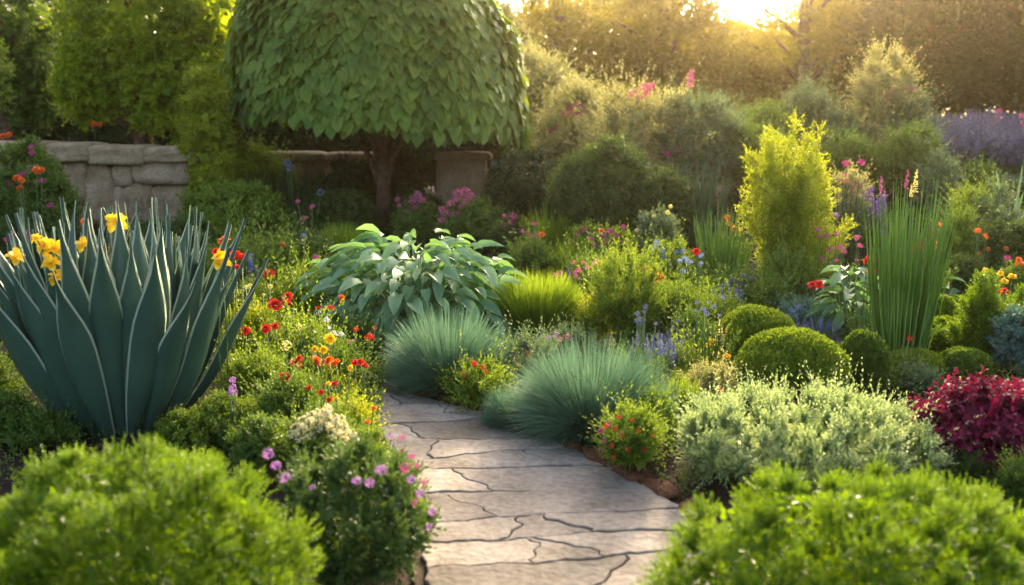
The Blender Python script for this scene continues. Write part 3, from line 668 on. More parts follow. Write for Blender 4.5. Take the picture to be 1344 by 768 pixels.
def flower(name, label, cat, h, heads, kind, col, group=None, leaf="mid", leafh=.6, depth=None, tilt=.5, foliage=True, back=0.0):
    """A flowering plant: a stem with its head for every bloom the photograph shows, over its own leaves. heads = (px, py, size px)"""
    seedc[0] += 1; rng = np.random.default_rng(seedc[0])
    mx = sum(q[0] for q in heads) / len(heads); my = max(q[1] for q in heads)
    y = depth or at(mx, my, h)[1]; x = at_depth(mx, my, y)[0]; gz = float(ground(x, y)); root = thing(name, label, cat, (x, y, gz), group); org = np.array([x, y, gz])
    P = []
    for (px, py, s) in heads:
        p = at_depth(px, py, y + rng.uniform(-.05, .05)) - org; sz = s * mpp(y, h); P.append(p)
        b = np.array([p[0] * .6 + rng.normal(0, .015), p[1] * .5 + back, 0.0]); mid = (b + p) / 2 + rng.normal(0, .012, 3) + np.array([0, back * .35, 0])
        mb = MB(); foot = p - Z3 * (sz * .5 if kind == "spike" else sz * .12)
        tube(mb, [b, mid, foot], [.0045, .004, .003], 5); st = obj("flower_stem", mb, M["stem"], root)
        hd = bpy.data.objects.new("flower_head", head_mesh(kind, col)); COL.objects.link(hd); hd.parent = st; hd.location = [float(c) for c in foot]; hd.scale = (sz,) * 3
        if kind == "spike": hd.rotation_euler = (rng.normal(0, .08), rng.normal(0, .08), rng.uniform(0, 6.28)); 
        else: hd.rotation_euler = (rng.uniform(.2, .9) * tilt * 1.6, rng.normal(0, .35), rng.uniform(-.6, .6))
    if foliage:
        hh = max(.08, np.mean([p[2] for p in P]) * leafh); sp = max(.07, np.ptp([p[0] for p in P]) * .5 + .05); n = 26 + 10 * len(P)
        a = rng.uniform(0, 6.283, n); q = np.sqrt(rng.random(n)); B = np.stack([np.cos(a) * q * sp, np.sin(a) * q * .10, 0 * a], 1)
        mb = MB(); lL = 9 * mpp(y, .3); sprigs(mb, rng, B, np.stack([np.cos(a) * .3, np.sin(a) * .3, np.ones(n)], 1), hh * rng.uniform(.6, 1.05, n), 9, lL, lL * .4, FOLD, 0, 1.0, stem=.002)
        obj("foliage", mb, M[leaf], root)
    return root

def blooms(root, mbmat_kind, col, heads, face=.6):
    """Flower heads borne on a shrub: children of the shrub, set at its front surface."""
    rng = np.random.default_rng(int(abs(root.location.x * 997 + root.location.y * 131)) % 9999); org = np.array(root.location); r = root.get("r", .3)
    for (px, py, s) in heads:
        y = org[1] - r * face; p = at_depth(px, py, y) - org
        hd = bpy.data.objects.new("flower_head", head_mesh(mbmat_kind, col)); COL.objects.link(hd); hd.parent = root
        hd.location = [float(c) for c in p]; sz = s * mpp(y, .5) * (1.3 if y > 11 else 1.08); hd.scale = (sz,) * 3
        hd.rotation_euler = (rng.uniform(.3, .9), rng.normal(0, .3), 0) if mbmat_kind != "spike" else (rng.normal(0, .1), rng.normal(0, .1), 0)

def spikes_plant(name, label, cat, box, col, leaf, n=16, spx=26, group=None, leafh=.55, lp=6):
    seedc[0] += 1; rng = np.random.default_rng(seedc[0]); loc, wm, h = place(*box); root = thing(name, label, cat, loc, group); r = wm / 2; s = mpp(loc[1], .4)
    mb = MB(); nn = 130; a = rng.uniform(0, 6.283, nn); q = np.sqrt(rng.random(nn)); B = np.stack([np.cos(a) * q * r * .8, np.sin(a) * q * r * .6, 0 * a], 1)
    sprigs(mb, rng, B, np.stack([np.cos(a) * .35, np.sin(a) * .35, np.ones(nn)], 1), h * leafh * rng.uniform(.6, 1.15, nn), 12, lp * s, lp * s * .35, DIA, 0, .9, stem=.0025)
    obj("foliage", mb, M[leaf], root); me = head_mesh("spike", col)
    for i in range(n):
        a = i * 2.4; q = math.sqrt((i + .5) / n); L = spx * s * rng.uniform(.7, 1.15); x, y = math.cos(a) * q * r, math.sin(a) * q * r * .7; z = h * rng.uniform(.78, 1.0) * (1 - .18 * q * q) - L
        st = MB(); tube(st, [(x * .6, y * .6, 0), (x * .85, y * .85, z * .6), (x, y, z)], [.004, .003, .0025], 4); so_ = obj("flower_stem", st, M["stem"], root)
        hd = bpy.data.objects.new("flower_spike", me); COL.objects.link(hd); hd.parent = so_; hd.location = (x, y, z); hd.scale = (L,) * 3
        hd.rotation_euler = (rng.normal(0, .1) - y * .3, rng.normal(0, .1) + x * .3, rng.uniform(0, 6))
    return root
#PLANTS
# ------------------------------------------------------------------ agave with pale margins
def agave():
    rng = np.random.default_rng(77); yc = 5.35; q = at_depth(164, 560, yc); x = q[0]; root = thing("agave", "huge grey green agave with pale edged pointed leaves beside the lime bush", "agave", (x, yc, 0))
    n = 118; Hh = 1.20
    for i in range(n):
        f = (i + .5) / n; a = i * 2.39996 + rng.normal(0, .12); th = .05 + .60 * f ** .9 + rng.normal(0, .055)
        L = Hh * (1.0 + .02 * f) * rng.uniform(.86, 1.06); hor = np.array([math.cos(a), math.sin(a), 0]); s = np.array([-hor[1], hor[0], 0])
        ns = 13; tw = rng.normal(0, .0035); pos = hor * (.10 + .17 * f) + Z3 * 0.0; rows = []; ang = th + .10
        for k in range(ns + 1):
            t = k / ns; D = hor * math.sin(ang) + Z3 * math.cos(ang); N = -hor * math.cos(ang) + Z3 * math.sin(ang)
            wd = .086 * (.62 + .55 * math.sin(min(1, t / .55) * math.pi / 2) - .17) if t < .55 else .086 * math.cos((t - .55) / .45 * math.pi / 2) ** 1.75
            wd = max(wd, .002); fold = .55 * wd * (1 - .2 * t)
            und = .009 * math.sin(t * 7 + i * 1.7)
            mg = min(.009, wd * .35); thk = .010 * (1 - t) + .003
            rows.append([pos - s * wd + N * (fold + und), pos - s * (wd - mg) + N * (fold * .9 + und), pos - s * wd * .45 + N * fold * .30, pos, pos + s * wd * .45 + N * fold * .30, pos + s * (wd - mg) + N * (fold * .9 - und), pos + s * wd + N * (fold - und),
                         pos + s * (wd - mg) + N * (fold * .9 - und - .003), pos + s * wd * .5 - N * thk, pos - N * thk * 1.3, pos - s * wd * .5 - N * thk, pos - s * (wd - mg) + N * (fold * .9 + und - .003)])
            pos = pos + D * (L / ns) + s * (tw * math.cos(t * 4 + i)); ang += (-.035 + .012 * math.sin(i * 1.3) - (.02 if t < .4 else -.045 * f)) 
        V = np.array(rows).reshape(1, -1, 3); mb = MB(); c = 12
        g_, m_ = [], []
        for k in range(ns):
            for j in range(c):
                (m_ if j in (0, 5, 6, 11) else g_).append((k * c + j, k * c + (j + 1) % c, (k + 1) * c + (j + 1) % c, (k + 1) * c + j))
        mb.rep(V, g_ + m_, 0, True); mb.m[-1][len(g_):] = 1
        obj("leaf", mb, [M["agave"], M["margin"]], root)
agave()

# ------------------------------------------------------------------ foreground
FG = None
bush("lime_bush", "big soft lime green bush in the lower left foreground", "shrub", (190, 1010, 585, 482), "lime", "fine", None, ryk=.9)
bush("lime_bush", "small lime green bush cut off by the lower left corner", "shrub", (-25, 1150, 668, 170), "lime", "fine", None, ncl=60, ryk=.9)
bush("lime_bush", "broad bright lime bush filling the lower right foreground", "shrub", (1135, 1015, 630, 630), "lime", "fine", None, ryk=.75, ncl=190)
b = bush("thyme_bush", "dense small leaved dark green bush with pink flowers left of the path", "shrub", (468, 800, 590, 212), "thyme", "fine", single=False, lp=8.5, asp=.5, ncl=90, m=12)
blooms(b, "cluster", "lilac", [(468, 632, 13), (485, 634, 13), (500, 618, 16), (352, 596, 15), (362, 612, 14), (375, 628, 15), (410, 640, 8), (540, 630, 13), (552, 648, 13), (568, 672, 12), (563, 692, 9)], .85)
blooms(b, "cluster", "magenta", [(540, 600, 11), (532, 614, 15), (547, 612, 9), (528, 574, 10), (556, 634, 10), (545, 660, 9)], .6)
b = bush("cream_bush", "shrub topped with creamy white blooms left of the path", "shrub", (424, 645, 537, 96), "mid", "herb", single=False, lp=7)
blooms(b, "cluster", "cream", [(392, 563, 23), (402, 555, 25), (414, 548, 25), (427, 543, 20), (436, 555, 27), (448, 563, 25), (459, 573, 23), (466, 583, 18), (384, 571, 17), (422, 559, 25), (440, 571, 23), (408, 569, 20), (455, 585, 18), (394, 577, 16), (430, 537, 16), (447, 551, 16)], .7)
b = bush("silver_bush", "pale silvery green bush with wispy shoot tips right of the path", "shrub", (1052, 668, 531, 366), "pale", "shoots", lp=7.5, spr=4.0, shootf=.07, ncl=150, rc=.24, K=4.6, up=.7, ryk=.8, cap=160000)
bush("crimson_bush", "deep crimson leafed plant at the right edge", "shrub", (1300, 650, 506, 222), "crimson", "leafy", lp=14, ncl=70, ryk=.7, tpl=LANCE, sm=True, asp=.5)
bush("leafy_herb", "small dark green herb under the crimson plant", "herb", (1265, 655, 605, 60), "deep", "herb")
bush("leafy_herb", "dark herb at the right edge below the crimson plant", "herb", (1335, 680, 600, 50), "mid", "herb")

# ------------------------------------------------------------------ right of the path, front row
mound("blue_grass", "blue green fescue mound at the far bend of the path", "grass mound", (590, 527, 408, 156), "fescue", 7500, .8, group="blue grass mounds along the path")
mound("blue_grass", "largest blue green fescue mound beside the middle of the path", "grass mound", (775, 594, 452, 205), "fescue", 9500, .8, group="blue grass mounds along the path")
mound("blue_grass", "low blue green fescue mound left against the largest one", "grass mound", (675, 570, 505, 80), "fescue", 3600, .8, group="blue grass mounds along the path")
mound("green_grass", "bright green upright grass mound behind the farther blue grass", "grass mound", (705, 452, 362, 140), "grass", 4200, 1.2, .75, .12, upk=.1)
b = bush("path_shrub", "yellow green shrub with red flowers between two blue grass mounds", "shrub", (630, 548, 483, 92), "fresh", "herb", single=False, lp=7)
blooms(b, "cluster", "red", [(622, 478, 10), (610, 490, 9), (612, 496, 7), (634, 482, 8), (638, 488, 7)], .5)
b = bush("path_shrub", "sage and yellow flecked shrub behind the largest blue grass mound", "shrub", (690, 515, 448, 92), "sage", "herb", single=False, lp=6.5)
blooms(b, "cluster", "pink", [(650, 470, 9), (660, 472, 8), (676, 468, 8), (655, 462, 8), (690, 462, 7), (735, 446, 8), (745, 442, 7)], .4)
blooms(b, "cluster", "orange", [(692, 466, 8), (700, 474, 7), (680, 478, 7)], .4)
b = bush("path_shrub", "pale green shrub with tiny pinkish tips left of the yellow shrub", "shrub", (745, 490, 436, 70), "sage", "herb", single=False, lp=6)
blooms(b, "cluster", "lilac", [(720, 444, 8), (730, 440, 8), (752, 446, 7)], .4)
b = bush("path_shrub", "bushy yellow green plant dotted with small red flowers by the path", "shrub", (828, 638, 533, 80), "fresh", "herb", single=False, lp=7)
blooms(b, "cluster", "red", [(808, 563, 8), (816, 572, 8), (803, 585, 8), (838, 566, 8), (846, 590, 8), (824, 590, 9), (795, 560, 8), (812, 548, 7), (856, 572, 6), (830, 552, 6), (806, 600, 7)], .75)
blooms(b, "cluster", "magenta", [(788, 566, 9), (793, 578, 9), (799, 556, 7), (790, 590, 8)], .5)
mound("green_grass", "short bright green grass tuft left of the pale silvery bush", "grass mound", (889, 562, 490, 50), "grass", 1500, 1.2, .7, .12)
bush("path_shrub", "low pale yellow shrub in front of the clipped balls", "shrub", (930, 545, 480, 62), "blossom", "herb", lp=6.5)
bush("path_shrub", "bright yellow loose shrub right of the bright green grass", "shrub", (784, 455, 390, 52), "yellow", "herb", lp=6.5)
bush("leafy_herb", "fresh green herb between largest blue grass and pale silvery bush", "herb", (858, 600, 520, 50), "mid", "herb")

# clipped evergreens
topiary("boxwood_ball", "largest clipped box ball, half hidden by the pale silvery bush", (1036, 545, 436, 140), "box", 5.5, rough=.012)
topiary("boxwood_ball", "second clipped box ball, behind and left of the largest one", (990, 498, 405, 104), "box", 5.0, rough=.012)
topiary("boxwood_ball", "egg shaped clipped shrub right against the largest box ball", (1130, 520, 438, 60), "boxdark", 5.5, rough=.02)
topiary("boxwood_ball", "low flat clipped cushion under the tall reeds", (1200, 506, 462, 80), "box", 5.0, rough=.015)
topiary("boxwood_ball", "small upper clipped ball right of the tall reeds", (1229, 440, 391, 50), "box", 5.0, rough=.02)
topiary("boxwood_ball", "small lower clipped ball right of the tall reeds", (1238, 468, 419, 54), "box", 5.0, rough=.02)
topiary("boxwood_ball", "small round dark green shrub in front of the crimson plant", (1264, 508, 461, 66), "boxdark", 5.5, rough=.03)
topiary("boxwood_ball", "clipped hedge top behind the two small stacked balls", (1262, 436, 390, 50), "boxdark", 4.5, rough=.02)
plumes("golden_cone", "fluffy yellow green conical shrub above the crimson plant", (1290, 488, 350, 116), "lime", ([0, .2, .4, .6, .8, 1], [.7, 1.0, 1.0, .88, .62, .15]), 300, 4.6, 18, plen=.2)
bush("teal_shrub", "blue green leafy shrub at the right edge beside the fluffy cone", "shrub", (1338, 500, 400, 70), "teal", "leafy", lp=8)
bush("leafy_herb", "grey green herb between low clipped cushion and crimson plant", "herb", (1205, 520, 488, 50), "sage", "herb", lp=6)
plumes("golden_shrub", "tall feathery bright yellow green shrub right of center", (1035, 396, 142, 172), "golden", ([0, .25, .42, .6, .75, .88, 1], [.22, .5, .92, 1.0, .95, .72, .30]), 400, 5.2, 22, up=.7)
bush("bronze_grass_bush", "olive leafy base growth under the tall golden shrub", "shrub", (1030, 415, 340, 80), "mid", "shoots", lp=5.5, up=1.2)
reeds("tall_reeds", "tall upright bright green reeds left of the fluffy cone", (1180, 484, 214, 84), "reed", 200, 2.6, splay=.10)
reeds("tall_reeds", "mid height green reeds left of the golden shrub", (944, 392, 262, 70), "reed", 150, 2.2, splay=.14)
reeds("tall_reeds", "dark green reeds behind the red poppies, right of center", (905, 330, 196, 100), "reeddark", 190, 2.0, splay=.12)
reeds("tall_reeds", "dark reeds just right of the golden shrub", (1105, 345, 225, 45), "reeddark", 70, 1.8, splay=.12)
reeds("tall_reeds", "thin grey green reeds above the two tiered clipped balls", (1245, 330, 240, 55), "reeddark", 80, 1.8, splay=.12)
reeds("tall_reeds", "slender shadowed reeds under the dome tree's left side", (395, 300, 200, 110), "reeddark", 200, 1.6, splay=.12)
reeds("tall_reeds", "bladed dark reeds right of the ivy shrub in the wall's shade", (345, 300, 205, 60), "reeddark", 80, 2.2, splay=.2)

# lavender and blue flowers
BL = "blue flower clumps in the right bed"
spikes_plant("salvia", "violet blue salvia spikes right behind the largest blue grass mound", "salvia", (872, 500, 436, 66), "blue", "sage", 24, 30, BL)
spikes_plant("salvia", "upright blue salvia spikes below the red poppies", "salvia", (908, 440, 384, 44), "blue", "mid", 16, 30, BL)
spikes_plant("salvia", "purple salvia spikes right of the golden shrub", "salvia", (1128, 326, 234, 62), "purple", "mid", 34, 46, BL)
spikes_plant("catmint", "grey blue catmint spikes behind the largest box ball", "catmint", (1065, 462, 418, 70), "lav", "sage", 22, 22, BL)
spikes_plant("catmint", "dull violet catmint between egg shaped shrub and tall reeds", "catmint", (1108, 470, 440, 55), "purple", "teal", 14, 18, BL)
spikes_plant("catmint", "pale blue catmint on the left slope of the grass mound row", "catmint", (714, 462, 432, 50), "skyblue", "sage", 10, 18, BL)
b = bush("blue_phlox", "bushy blue phlox left of the golden shrub's foot", "flowering plant", (965, 415, 360, 62), "mid", "herb", BL, single=False, lp=6)
blooms(b, "cluster", "blue", [(945, 380, 10), (955, 372, 10), (962, 368, 9), (972, 372, 11), (980, 378, 9), (950, 392, 9), (968, 384, 9), (985, 366, 8), (940, 388, 8), (975, 362, 8), (960, 386, 8)], .6)
b = bush("blue_phlox", "light blue phlox between second box ball and big leafed plant", "flowering plant", (1050, 445, 400, 60), "teal", "herb", BL, single=False, lp=6)
blooms(b, "cluster", "skyblue", [(1040, 408, 9), (1048, 404, 9), (1056, 408, 9), (1034, 416, 9), (1028, 420, 8), (1046, 416, 9), (1060, 416, 8), (1040, 426, 8), (1070, 412, 7)], .6)
b = bush("blue_phlox", "low blue phlox left of the second box ball", "flowering plant", (905, 470, 415, 60), "mid", "herb", BL, single=False, lp=6)
blooms(b, "cluster", "blue", [(908, 436, 12), (915, 434, 8), (900, 438, 8), (884, 430, 7), (922, 448, 8), (890, 422, 7)], .7)
b = bush("blue_phlox", "pale lilac phlox among stems left of the green reeds", "flowering plant", (880, 400, 318, 60), "fresh", "herb", BL, single=False, lp=5.5)
blooms(b, "cluster", "skyblue", [(862, 320, 9), (870, 330, 9), (882, 348, 11), (888, 332, 9), (866, 350, 8), (878, 342, 8), (896, 330, 8), (858, 326, 6), (870, 338, 6)], .6)
spikes_plant("salvia", "blue salvia spike right of the agave's leaf tips", "salvia", (331, 400, 318, 16), "blue", "mid", 4, 34)

# big leafed plants
hosta("hosta", "huge hosta mound with broad blue green leaves in the middle bed", (545, 458, 300, 335), 620, 38)
hosta("hosta", "dark broad leafed hosta behind the clipped balls with a red bloom", (1108, 455, 342, 90), 90, 34)
hosta("hosta", "small hosta right of the tall reeds", (1238, 420, 362, 48), 40, 26)
hosta("hosta", "pale broad leaves low in front of the catmint and egg shrub", (1140, 440, 400, 40), 26, 22)

# ------------------------------------------------------------------ middle bed
b = bush("wildflower_clump", "airy green wildflower stems with orange red poppies", "wildflowers", (822, 462, 335, 100), "fresh", "shoots", lp=5.5, up=1.3, fr=(.5, 1.0), core=.4)
bush("wildflower_clump", "darker green wildflower stems below the lilac phlox", "wildflowers", (885, 452, 385, 70), "mid", "shoots", lp=5.5, up=1.3, core=.4)
bush("wildflower_clump", "green stems right of the bright grass mound", "wildflowers", (780, 410, 345, 70), "mid", "shoots", lp=5.5, up=1.3, core=.4)
bush("wildflower_clump", "green stems between blue phlox and golden shrub", "wildflowers", (1008, 425, 375, 50), "mid", "shoots", lp=5.5, up=1.3, core=.4)
mound("round_grass", "rounded bright green grass cushion under the rose bushes", "grass mound", (722, 340, 272, 76), "grass", 2600, 1.1, 1.2, .1)
mound("round_grass", "smaller rounded grass cushion in front of the bright one", "grass mound", (748, 372, 316, 66), "grass", 2000, 1.0, 1.2, .1)
mound("round_grass", "spiky green grass cushion beside the dome tree trunk", "grass mound", (455, 350, 294, 90), "grass", 2400, 1.2, 1.0, .1)
bush("leafy_herb", "grey green herb between hosta and the rounded grass cushions", "herb", (700, 375, 322, 60), "mid", "herb")
b = bush("pink_phlox", "leafy phlox with pink heads behind the hosta, nearest the stone pier", "flowering plant", (618, 335, 262, 92), "mid", "leafy", "pink flowering plants in the middle bed", single=False, lp=6)
blooms(b, "cluster", "pink", [(600, 254, 11), (610, 252, 12), (617, 258, 10), (592, 268, 11), (585, 280, 12), (598, 282, 11), (606, 272, 9), (580, 290, 10), (612, 264, 10), (604, 292, 10), (594, 296, 9), (580, 275, 9), (600, 262, 10)], .5)
b = bush("pink_phlox", "small phlox with pink heads right of the dome tree trunk", "flowering plant", (548, 325, 262, 62), "mid", "leafy", "pink flowering plants in the middle bed", single=False, lp=6)
blooms(b, "cluster", "pink", [(548, 256, 11), (542, 264, 11), (553, 264, 11), (546, 272, 9), (522, 262, 7), (524, 270, 6), (532, 278, 7)], .4)
b = bush("pink_phlox", "phlox with dark pink spires right of the leafy phlox", "flowering plant", (672, 340, 285, 55), "deep", "leafy", "pink flowering plants in the middle bed", single=False, lp=6)
blooms(b, "cluster", "magenta", [(674, 284, 9), (672, 292, 9), (676, 300, 10), (664, 296, 8), (670, 306, 9), (664, 324, 8), (682, 298, 7), (662, 284, 6)], .4)
b = bush("magenta_phlox", "magenta phlox panicles beyond the rounded grass cushions", "flowering plant", (803, 372, 298, 82), "fresh", "leafy", "pink flowering plants in the middle bed", single=False, lp=6)
blooms(b, "cluster", "magenta", [(790, 308, 11), (800, 304, 10), (808, 310, 11), (796, 316, 12), (806, 318, 12), (814, 326, 12), (790, 320, 11), (820, 318, 9), (775, 314, 9), (818, 298, 8), (800, 326, 10), (812, 334, 9), (785, 330, 8), (780, 322, 8)], .5)
blooms(b, "cluster", "lilac", [(795, 348, 9), (790, 354, 9), (808, 346, 8), (800, 360, 7)], .8)
flower("lilac_flower", "pink and violet blooms just above the bright grass mound", "flower", .4, [(730, 361, 12), (736, 357, 8)], "cluster", "magenta")
flower("purple_flower", "single violet bloom above the bright grass mound", "flower", .4, [(747, 358, 16)], "spike", "purple", foliage=False)
b = bush("rose_bush", "cream green rose bush left of the dark reeds", "rose bush", (862, 372, 272, 62), "sage", "leafy", single=False, lp=6)
blooms(b, "ball", "paleyel", [(876, 279, 7), (880, 271, 6), (858, 284, 6), (836, 302, 6), (850, 316, 5)], .5)
bush("leafy_shrub", "dark leafy shrub left of the dark reeds", "shrub", (868, 335, 222, 90), "deep", "leafy", lp=6)

# ------------------------------------------------------------------ back bed: rose and blossom bushes
RB = "rose bushes below the golden trees"
b = bush("blossom_bush", "tall cream tipped bush touching the dome tree's right edge", "shrub", (708, 262, 62, 120), "blossom", "airy", RB, lp=6.2, single=False, c0=.5)
b = bush("blossom_bush", "cream tipped rose bush with faded pink roses", "shrub", (762, 275, 106, 130), "blossom", "airy", RB, lp=6.2, single=False)
blooms(b, "cluster", "pink", [(742, 151, 10), (748, 144, 9), (752, 140, 8), (760, 136, 8), (763, 150, 9), (755, 152, 8), (724, 172, 8), (732, 168, 7), (762, 142, 8)], .5)
flower("yellow_flower", "one yellow bloom on the rose bush wall", "flower", .9, [(772, 190, 7)], "ball", "paleyel", depth=12.2, foliage=False)
b = bush("blossom_bush", "largest rose bush with two bright pink roses on top", "shrub", (838, 280, 112, 150), "blossom", "airy", RB, lp=6.2, single=False)
blooms(b, "cluster", "pink", [(830, 124, 13), (846, 115, 12), (852, 118, 11), (848, 124, 10), (840, 130, 7), (856, 112, 7)], .2)
blooms(b, "cluster", "magenta", [(876, 203, 9), (888, 197, 9), (872, 200, 6)], .95)
b = bush("blossom_bush", "green rose bush with a pink flower spire left of the golden shrub", "shrub", (918, 270, 120, 115), "sage", "airy", RB, lp=6.2, single=False)
blooms(b, "cluster", "pink", [(906, 100, 8), (907, 106, 8), (905, 112, 8), (908, 94, 6), (945, 182, 8), (948, 186, 7)], .1)
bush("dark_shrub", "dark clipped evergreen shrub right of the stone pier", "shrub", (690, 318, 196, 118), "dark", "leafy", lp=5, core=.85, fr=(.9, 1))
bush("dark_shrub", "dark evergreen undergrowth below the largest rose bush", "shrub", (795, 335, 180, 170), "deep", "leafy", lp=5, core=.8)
bush("mid_shrub", "mid green mounded shrub behind the golden shrub's left side", "shrub", (985, 260, 168, 110), "mid", "airy", lp=5)
bush("mid_shrub", "bushy upright shrub behind the golden shrub's right side", "shrub", (1057, 225, 116, 66), "sage", "shoots", lp=5)
b = bush("mid_shrub", "conical pale green rose shrub standing tallest in the back right", "shrub", (1152, 225, 58, 92), "blossom", "airy", lp=5, single=False, c0=.3)
b2 = bush("mid_shrub", "rounded green rose shrub with pink blooms right of the conical one", "shrub", (1185, 225, 112, 70), "sage", "airy", lp=5, single=False)
blooms(b2, "cluster", "pink", [(1172, 121, 9), (1163, 127, 8), (1190, 114, 7), (1196, 118, 8), (1200, 120, 6)], .5)
bush("mid_shrub", "round mid green shrub in front of the conical rose shrub", "shrub", (1190, 270, 168, 92), "mid", "airy", lp=5)
bush("mid_shrub", "low green shrub between golden shrub and round shrub", "shrub", (1115, 262, 178, 90), "mid", "airy", lp=5)
b = bush("mid_shrub", "light green flowering shrub with pink top right of the golden shrub", "shrub", (1112, 330, 218, 42), "blossom", "herb", single=False, lp=5)
blooms(b, "cluster", "pink", [(1112, 238, 9), (1118, 246, 9), (1124, 242, 8), (1108, 230, 7), (1104, 238, 7)], .6)
flower("dark_rose", "two dark crimson blooms above the salvia spikes", "flower", .9, [(1110, 214, 12), (1130, 212, 12)], "cluster", "magenta", depth=10.6)
flower("foxglove", "cream and rose foxglove stem rising from the tall reeds", "flower", 1.1, [(1202, 238, 30), (1196, 250, 18)], "spike", "paleyel", depth=8.2, foliage=False)
flower("foxglove", "dusky red flower stem at the left of the tall reeds", "flower", 1.1, [(1158, 244, 26), (1190, 236, 26)], "spike", "magenta", depth=8.4, foliage=False)
flower("back_bloom", "pair of dark pink blooms over the lavender field", "flower", 1.0, [(1312, 145, 9), (1310, 153, 9), (1308, 161, 8)], "cluster", "magenta", depth=15)
flower("back_bloom", "salmon bloom over the lavender at the right edge", "flower", 1.0, [(1341, 152, 10), (1342, 162, 8)], "cluster", "pink", depth=15)

bush("golden_creeper", "yellow green creeper tumbling over the stone wall's right end", "creeper", (280, 320, 80, 66), "yellow", "leafy", front=False, lp=6, K=4, c0=.6, up=-.4)  # added foliage; its yellow leaf colour stands in for sunlight on the ivy
bush("golden_creeper", "added ivy high between the ivy tree and dome tree, sunlight painted as yellow green leaves", "creeper", (272, 262, -60, 70), "yellow", "leafy", front=False, lp=6, K=4, c0=.75, up=-.4)  # second added clump, sunlight on the ivy tree put into its leaf colour

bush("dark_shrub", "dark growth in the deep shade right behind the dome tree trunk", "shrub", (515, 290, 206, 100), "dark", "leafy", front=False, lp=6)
bush("mid_shrub", "hazy green shrub between the conical rose shrub and the golden thicket", "shrub", (1008, 222, 140, 110), "mid", "airy", front=False, lp=5)
bush("mid_shrub", "hazy green shrub behind the golden shrub's tip", "shrub", (1095, 222, 150, 90), "sage", "airy", front=False, lp=5)

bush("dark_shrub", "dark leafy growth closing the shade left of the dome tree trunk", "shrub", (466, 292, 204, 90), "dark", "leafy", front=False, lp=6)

# lavender field
rngL = np.random.default_rng(9)
lvp = None; lav_lab = "lavender bush in the bed below the dark trees"
def lavender_proto():
    root = thing("lavender", lav_lab, "lavender", (0, 0, 0), "lavender bushes below the dark trees"); rng = np.random.default_rng(3)
    n = 260; a = rng.uniform(0, 6.283, n); th = .75 * np.sqrt(rng.random(n)); D = np.stack([np.sin(th) * np.cos(a), np.sin(th) * np.sin(a), np.cos(th)], 1); P = D * .1
    L = rng.uniform(.42, .62, n); mb = MB(); blades(mb, rng, P, D, L, .012, 3, .05); 
    ball(mb, rng, np.array([0, 0, .18]), .26, .26, .2, 14, 8, .1); obj("foliage", mb, M["sage"], root)
    m2 = MB(); T = P + D * (L * .97)[:, None]
    for k in range(5): sprigs(m2, rng, T - D * .02, D, .13, 7, .03, .022, FOLD, 0, 1.0)
    obj("bloom", m2, M["lav"], root); return root
lv = lavender_proto()
spots = [(px, py) for py, pxs in ((250, range(1236, 1420, 34)), (236, range(1225, 1400, 30)), (226, range(1230, 1420, 27)), (217, range(1222, 1400, 25))) for px in pxs]
for i, (px, py) in enumerate(spots):
    p = at(px + rngL.uniform(-8, 8), py)
    if p[1] > 30: continue
    r = lv if i == 0 else lv.copy()
    if i: COL.objects.link(r)
    r.location = [float(c) for c in p]; r.rotation_euler = (0, 0, rngL.uniform(0, 6)); s = rngL.uniform(.85, 1.15); r.scale = (s, s, s)
    if i:
        for ch in list(lv.children):
            c = ch.copy(); COL.objects.link(c); c.parent = r

# back right: yucca, conifers and low shrubs
rosette("yucca", "grey green spiky yucca above the right edge beds", (1322, 340, 220, 62), "yucca", 46, 8, 1.1, .12, "yucca", trunk=.25)
rosette("yucca", "small spiky yucca in front of the lavender", (1284, 262, 184, 48), "yucca", 34, 6, 1.0, .15, "yucca")
rosette("blade_plant", "yellow green broad bladed plant at the right edge", (1350, 345, 252, 56), "yellow", 26, 11, 1.3, .5, "plant")
bush("low_shrub", "small yellow green ball shrub in front of the lavender", "shrub", (1256, 225, 176, 36), "fresh", "airy", lp=4.5)
bush("low_shrub", "green ball shrub below the small spiky yucca", "shrub", (1282, 275, 220, 56), "mid", "airy", lp=5)
bush("conifer_shrub", "small rusty green conical evergreen right of the tall reeds", "shrub", (1252, 382, 280, 54), "mid", "shoots", lp=4.8, c0=.35, K=4)
bush("conifer_shrub", "light green conical evergreen behind the rusty one", "shrub", (1266, 355, 246, 50), "fresh", "shoots", lp=4.8, c0=.35, K=4)
bush("conifer_shrub", "tan tipped evergreen left of the big yucca", "shrub", (1300, 362, 244, 52), "sage", "shoots", lp=4.8, c0=.35, K=4)
bush("deep_shrub", "dark green leafy shrub below the big yucca", "shrub", (1318, 395, 285, 70), "deep", "leafy", lp=6.5)
bush("deep_shrub", "dark shrub behind the fluffy cone's right shoulder", "shrub", (1335, 430, 345, 60), "mid", "leafy", lp=7)
bush("deep_shrub", "dark green shrub filling behind the fluffy cone's left side", "shrub", (1262, 410, 335, 60), "deep", "leafy", lp=6)
bush("mid_shrub", "greyish shrub below the lavender's left end", "shrub", (1228, 290, 205, 50), "sage", "airy", lp=5)

